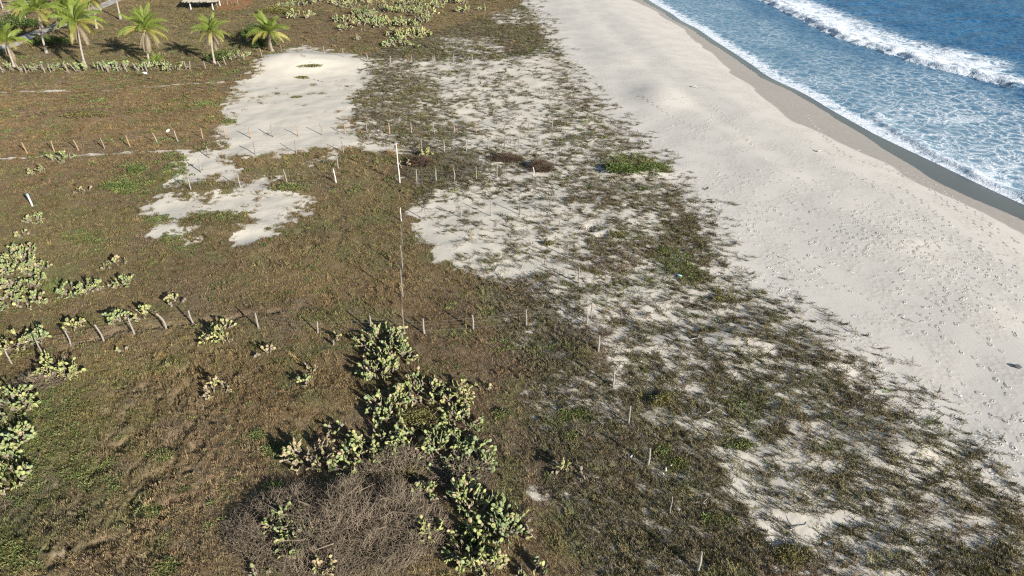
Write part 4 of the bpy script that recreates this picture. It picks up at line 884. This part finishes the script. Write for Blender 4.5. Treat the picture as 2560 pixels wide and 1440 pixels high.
def sheet(name, P, m, lift, sub=14, kind='structure', rag=.0):
    """a strip or patch draped 4 mm and more above the land"""
    q_ = [at(u, v) for u, v in P]; c = sum(q_, Vector())/len(q_); V = [Vector((c.x, c.y, hz(c.x, c.y)+lift))]; F = []; ring = []
    n = len(q_)
    for i in range(n):
        for k in range(4):
            p = q_[i].lerp(q_[(i+1) % n], k/4); ring.append(p)
    L = 5; m_ = len(ring)
    for l in range(1, L+1):
        for i, p in enumerate(ring):
            f = l/L*(1+rag*(random.random()-.5)*(l == L)); x_, y_ = c.x+(p.x-c.x)*f, c.y+(p.y-c.y)*f; V.append(Vector((x_, y_, hz(x_, y_)+lift)))
    for i in range(m_): F.append((0, 1+i, 1+(i+1) % m_))
    for l in range(L-1):
        for i in range(m_): a = 1+l*m_+i; b = 1+l*m_+(i+1) % m_; F.append((a, a+m_, b+m_, b))
    o = raw(name, V, F, m, None, True); tag(o, kind=kind); return o
def strip(name, P, w, m, lift):
    q_ = [at(u, v) for u, v in P]; L = []
    for a, b in zip(q_[:-1], q_[1:]): L += [a.lerp(b, k/8) for k in range(8)]
    L.append(q_[-1]); V = []; F = []
    for i, p in enumerate(L):
        t_ = L[min(i+1, len(L)-1)]-L[max(i-1, 0)]; s_ = Vector((-t_.y, t_.x, 0)).normalized()
        for k in (-1, -.5, 0, .5, 1):
            x_, y_ = p.x+s_.x*w/2*k, p.y+s_.y*w/2*k; V.append((x_, y_, hz(x_, y_)+lift))
    for i in range(len(L)-1):
        for k in range(4): a = i*5+k; F.append((a, a+1, a+6, a+5))
    o = raw(name, V, F, m, None, True); tag(o, kind='structure'); return o
strip('path', [(0,125),(40,106),(100,82),(140,66),(215,32),(262,14),(310,-8)], 3.2, M_CONC, .12)
sheet('red_soil', [(540,22),(560,26),(600,26),(625,14),(640,0),(620,-12),(560,-10),(538,4)], M_REDSOIL, .06, rag=.25)
sheet('sandy_yard', [(-10,60),(20,40),(70,20),(110,4),(60,-12),(-20,-12)], simple('yard_sand', (.40,.32,.23), (.33,.265,.19), 1.2, .95, .3), .05, rag=.25)

# ------------------------------------------------------------------ small loose things
M_PLASTIC = simple('white_plastic', (.85,.85,.84), (.80,.80,.80), 6, .35, 0, .5); M_BLUEP = simple('pale_blue_plastic', (.35,.62,.74), (.30,.56,.70), 6, .35, 0, .5); M_DRIFT = simple('driftwood', (.42,.39,.35), (.30,.27,.24), 8, .9, .4)
def bottle(label, u, v, L, m, cap=None):
    p = at(u, v)+Vector((0, 0, .10)); t = thing('plastic_bottle', p, label, 'bottle', None, random.uniform(0, 3)); r_ = L*.17
    mb = MB(); mb.tube([(-L/2, 0, 0), (-L*.48, 0, 0), (L*.2, 0, 0), (L*.34, 0, 0), (L*.42, 0, 0)], [r_*.85, r_, r_, r_*.5, r_*.35], 10); mb.build('bottle_body', m, t, True)
    mb = MB(); mb.tube([(L*.42, 0, 0), (L*.5, 0, 0)], r_*.42, 8); mb.build('bottle_cap', cap or M_BLUEP, t)
for lb, u, v, L, m in [('white bottle in grass below the hedge fence', 361, 184, .9, M_PLASTIC), ('white bottle lying above the two bleached fence posts', 421, 328, .8, M_PLASTIC), ('pale blue bottle among the green creeper by the beach', 1697, 691, .45, M_BLUEP),
   ('larger white bottle near the pale post on the sandy slope', 1664, 1175, .3, M_PLASTIC), ('white bottle just below left of the larger one', 1656, 1186, .24, M_PLASTIC), ('bluish bottle right of the thin leaning fence post', 1694, 1274, .28, M_PLASTIC), ('white bottle scrap left of the pale fence post in dark grass', 1578, 1144, .22, M_PLASTIC), ('small white bottle right of the pair near the pale post', 1679, 1166, .18, M_PLASTIC),
   ('white scrap bottle on the beach beside the vegetation tip', 2399, 992, .2, M_PLASTIC)]: bottle(lb, u, v, L, m)
def drift(label, u, v, L, ang, r_, seed, forks=1):
    r = random.Random(seed); p = at(u, v); t = thing('driftwood', p, label, 'driftwood', None, ang); pts = [Vector((-L/2+L*i/6, r.gauss(0, L*.03), .05+.03*math.sin(i)+r_)) for i in range(7)]
    mb = MB(); mb.tube(pts, [r_*(1.1-.12*i) for i in range(7)], 6); mb.build('log', M_DRIFT, t)
    for k in range(forks):
        b = pts[2+k*2]; mb = MB(); mb.tube([b, b+Vector((L*.12, L*.1*(-1)**k, .1)), b+Vector((L*.25, L*.22*(-1)**k, .16))], [r_*.7, r_*.5, r_*.25], 5); mb.build('branch', M_DRIFT, t)
for lb, u, v, L, a, r_, s_ in [('pale driftwood branch in dark creeper, upper', 1750, 848, 1.1, .2, .03, 1), ('pale forked driftwood stick lying low on the sandy slope', 1780, 1028, .8, .7, .035, 2), ('bleached stick on grey grass right of the fence', 1765, 1262, 1.2, -.1, .025, 3), ('bleached stick in the dark brush at lower right', 2000, 1320, 1.2, .3, .025, 4),
     ('dark dry branch on the upper sand patch', 800, 203, 2.2, -.5, .06, 5), ('small dark driftwood lump on the middle of the beach', 2049, 380, .55, .2, .09, 6), ('dark driftwood piece on the upper beach', 1738, 219, .7, -.2, .10, 7), ('short dark stick on the rippled sand', 2277, 804, .7, -.7, .035, 8), ('thin crooked stick on the lower right sand', 2503, 1050, .6, -.9, .025, 9), ('dark twig on the beach near the creeper tip', 1960, 646, .5, -.4, .03, 10), ('dark twig on the beach, lower of two near creeper tip', 2063, 671, .4, -.4, .03, 11)]:
    drift(lb, u, v, L, a, r_, s_)
def rock(label, u, v, s_, seed):
    r = random.Random(seed); V = []; F = []; n = 8; k = 5
    for i in range(k+1):
        for j in range(n):
            b = math.pi*(i/k-.5); a = 2*math.pi*j/n; q_ = s_*r.uniform(.75, 1.15); V.append((q_*1.3*math.cos(a)*math.cos(b), q_*math.sin(a)*math.cos(b), q_*.6*math.sin(b)))
    for i in range(k):
        for j in range(n): F.append((i*n+j, i*n+(j+1) % n, (i+1)*n+(j+1) % n, (i+1)*n+j))
    o = raw('rock', V, F, simple('dark_rock', (.12,.125,.13), (.08,.085,.09), 6, .8, .5)); o.location = at(u, v)+Vector((0, 0, s_*.25)); tag(o, label, 'rock')
rock('lone dark rock on the pale sand near the right edge', 2544, 918, .19, 3)
print('objects', len(bpy.data.objects), 'print', len(FX), 'tufts', int(keep.sum()))
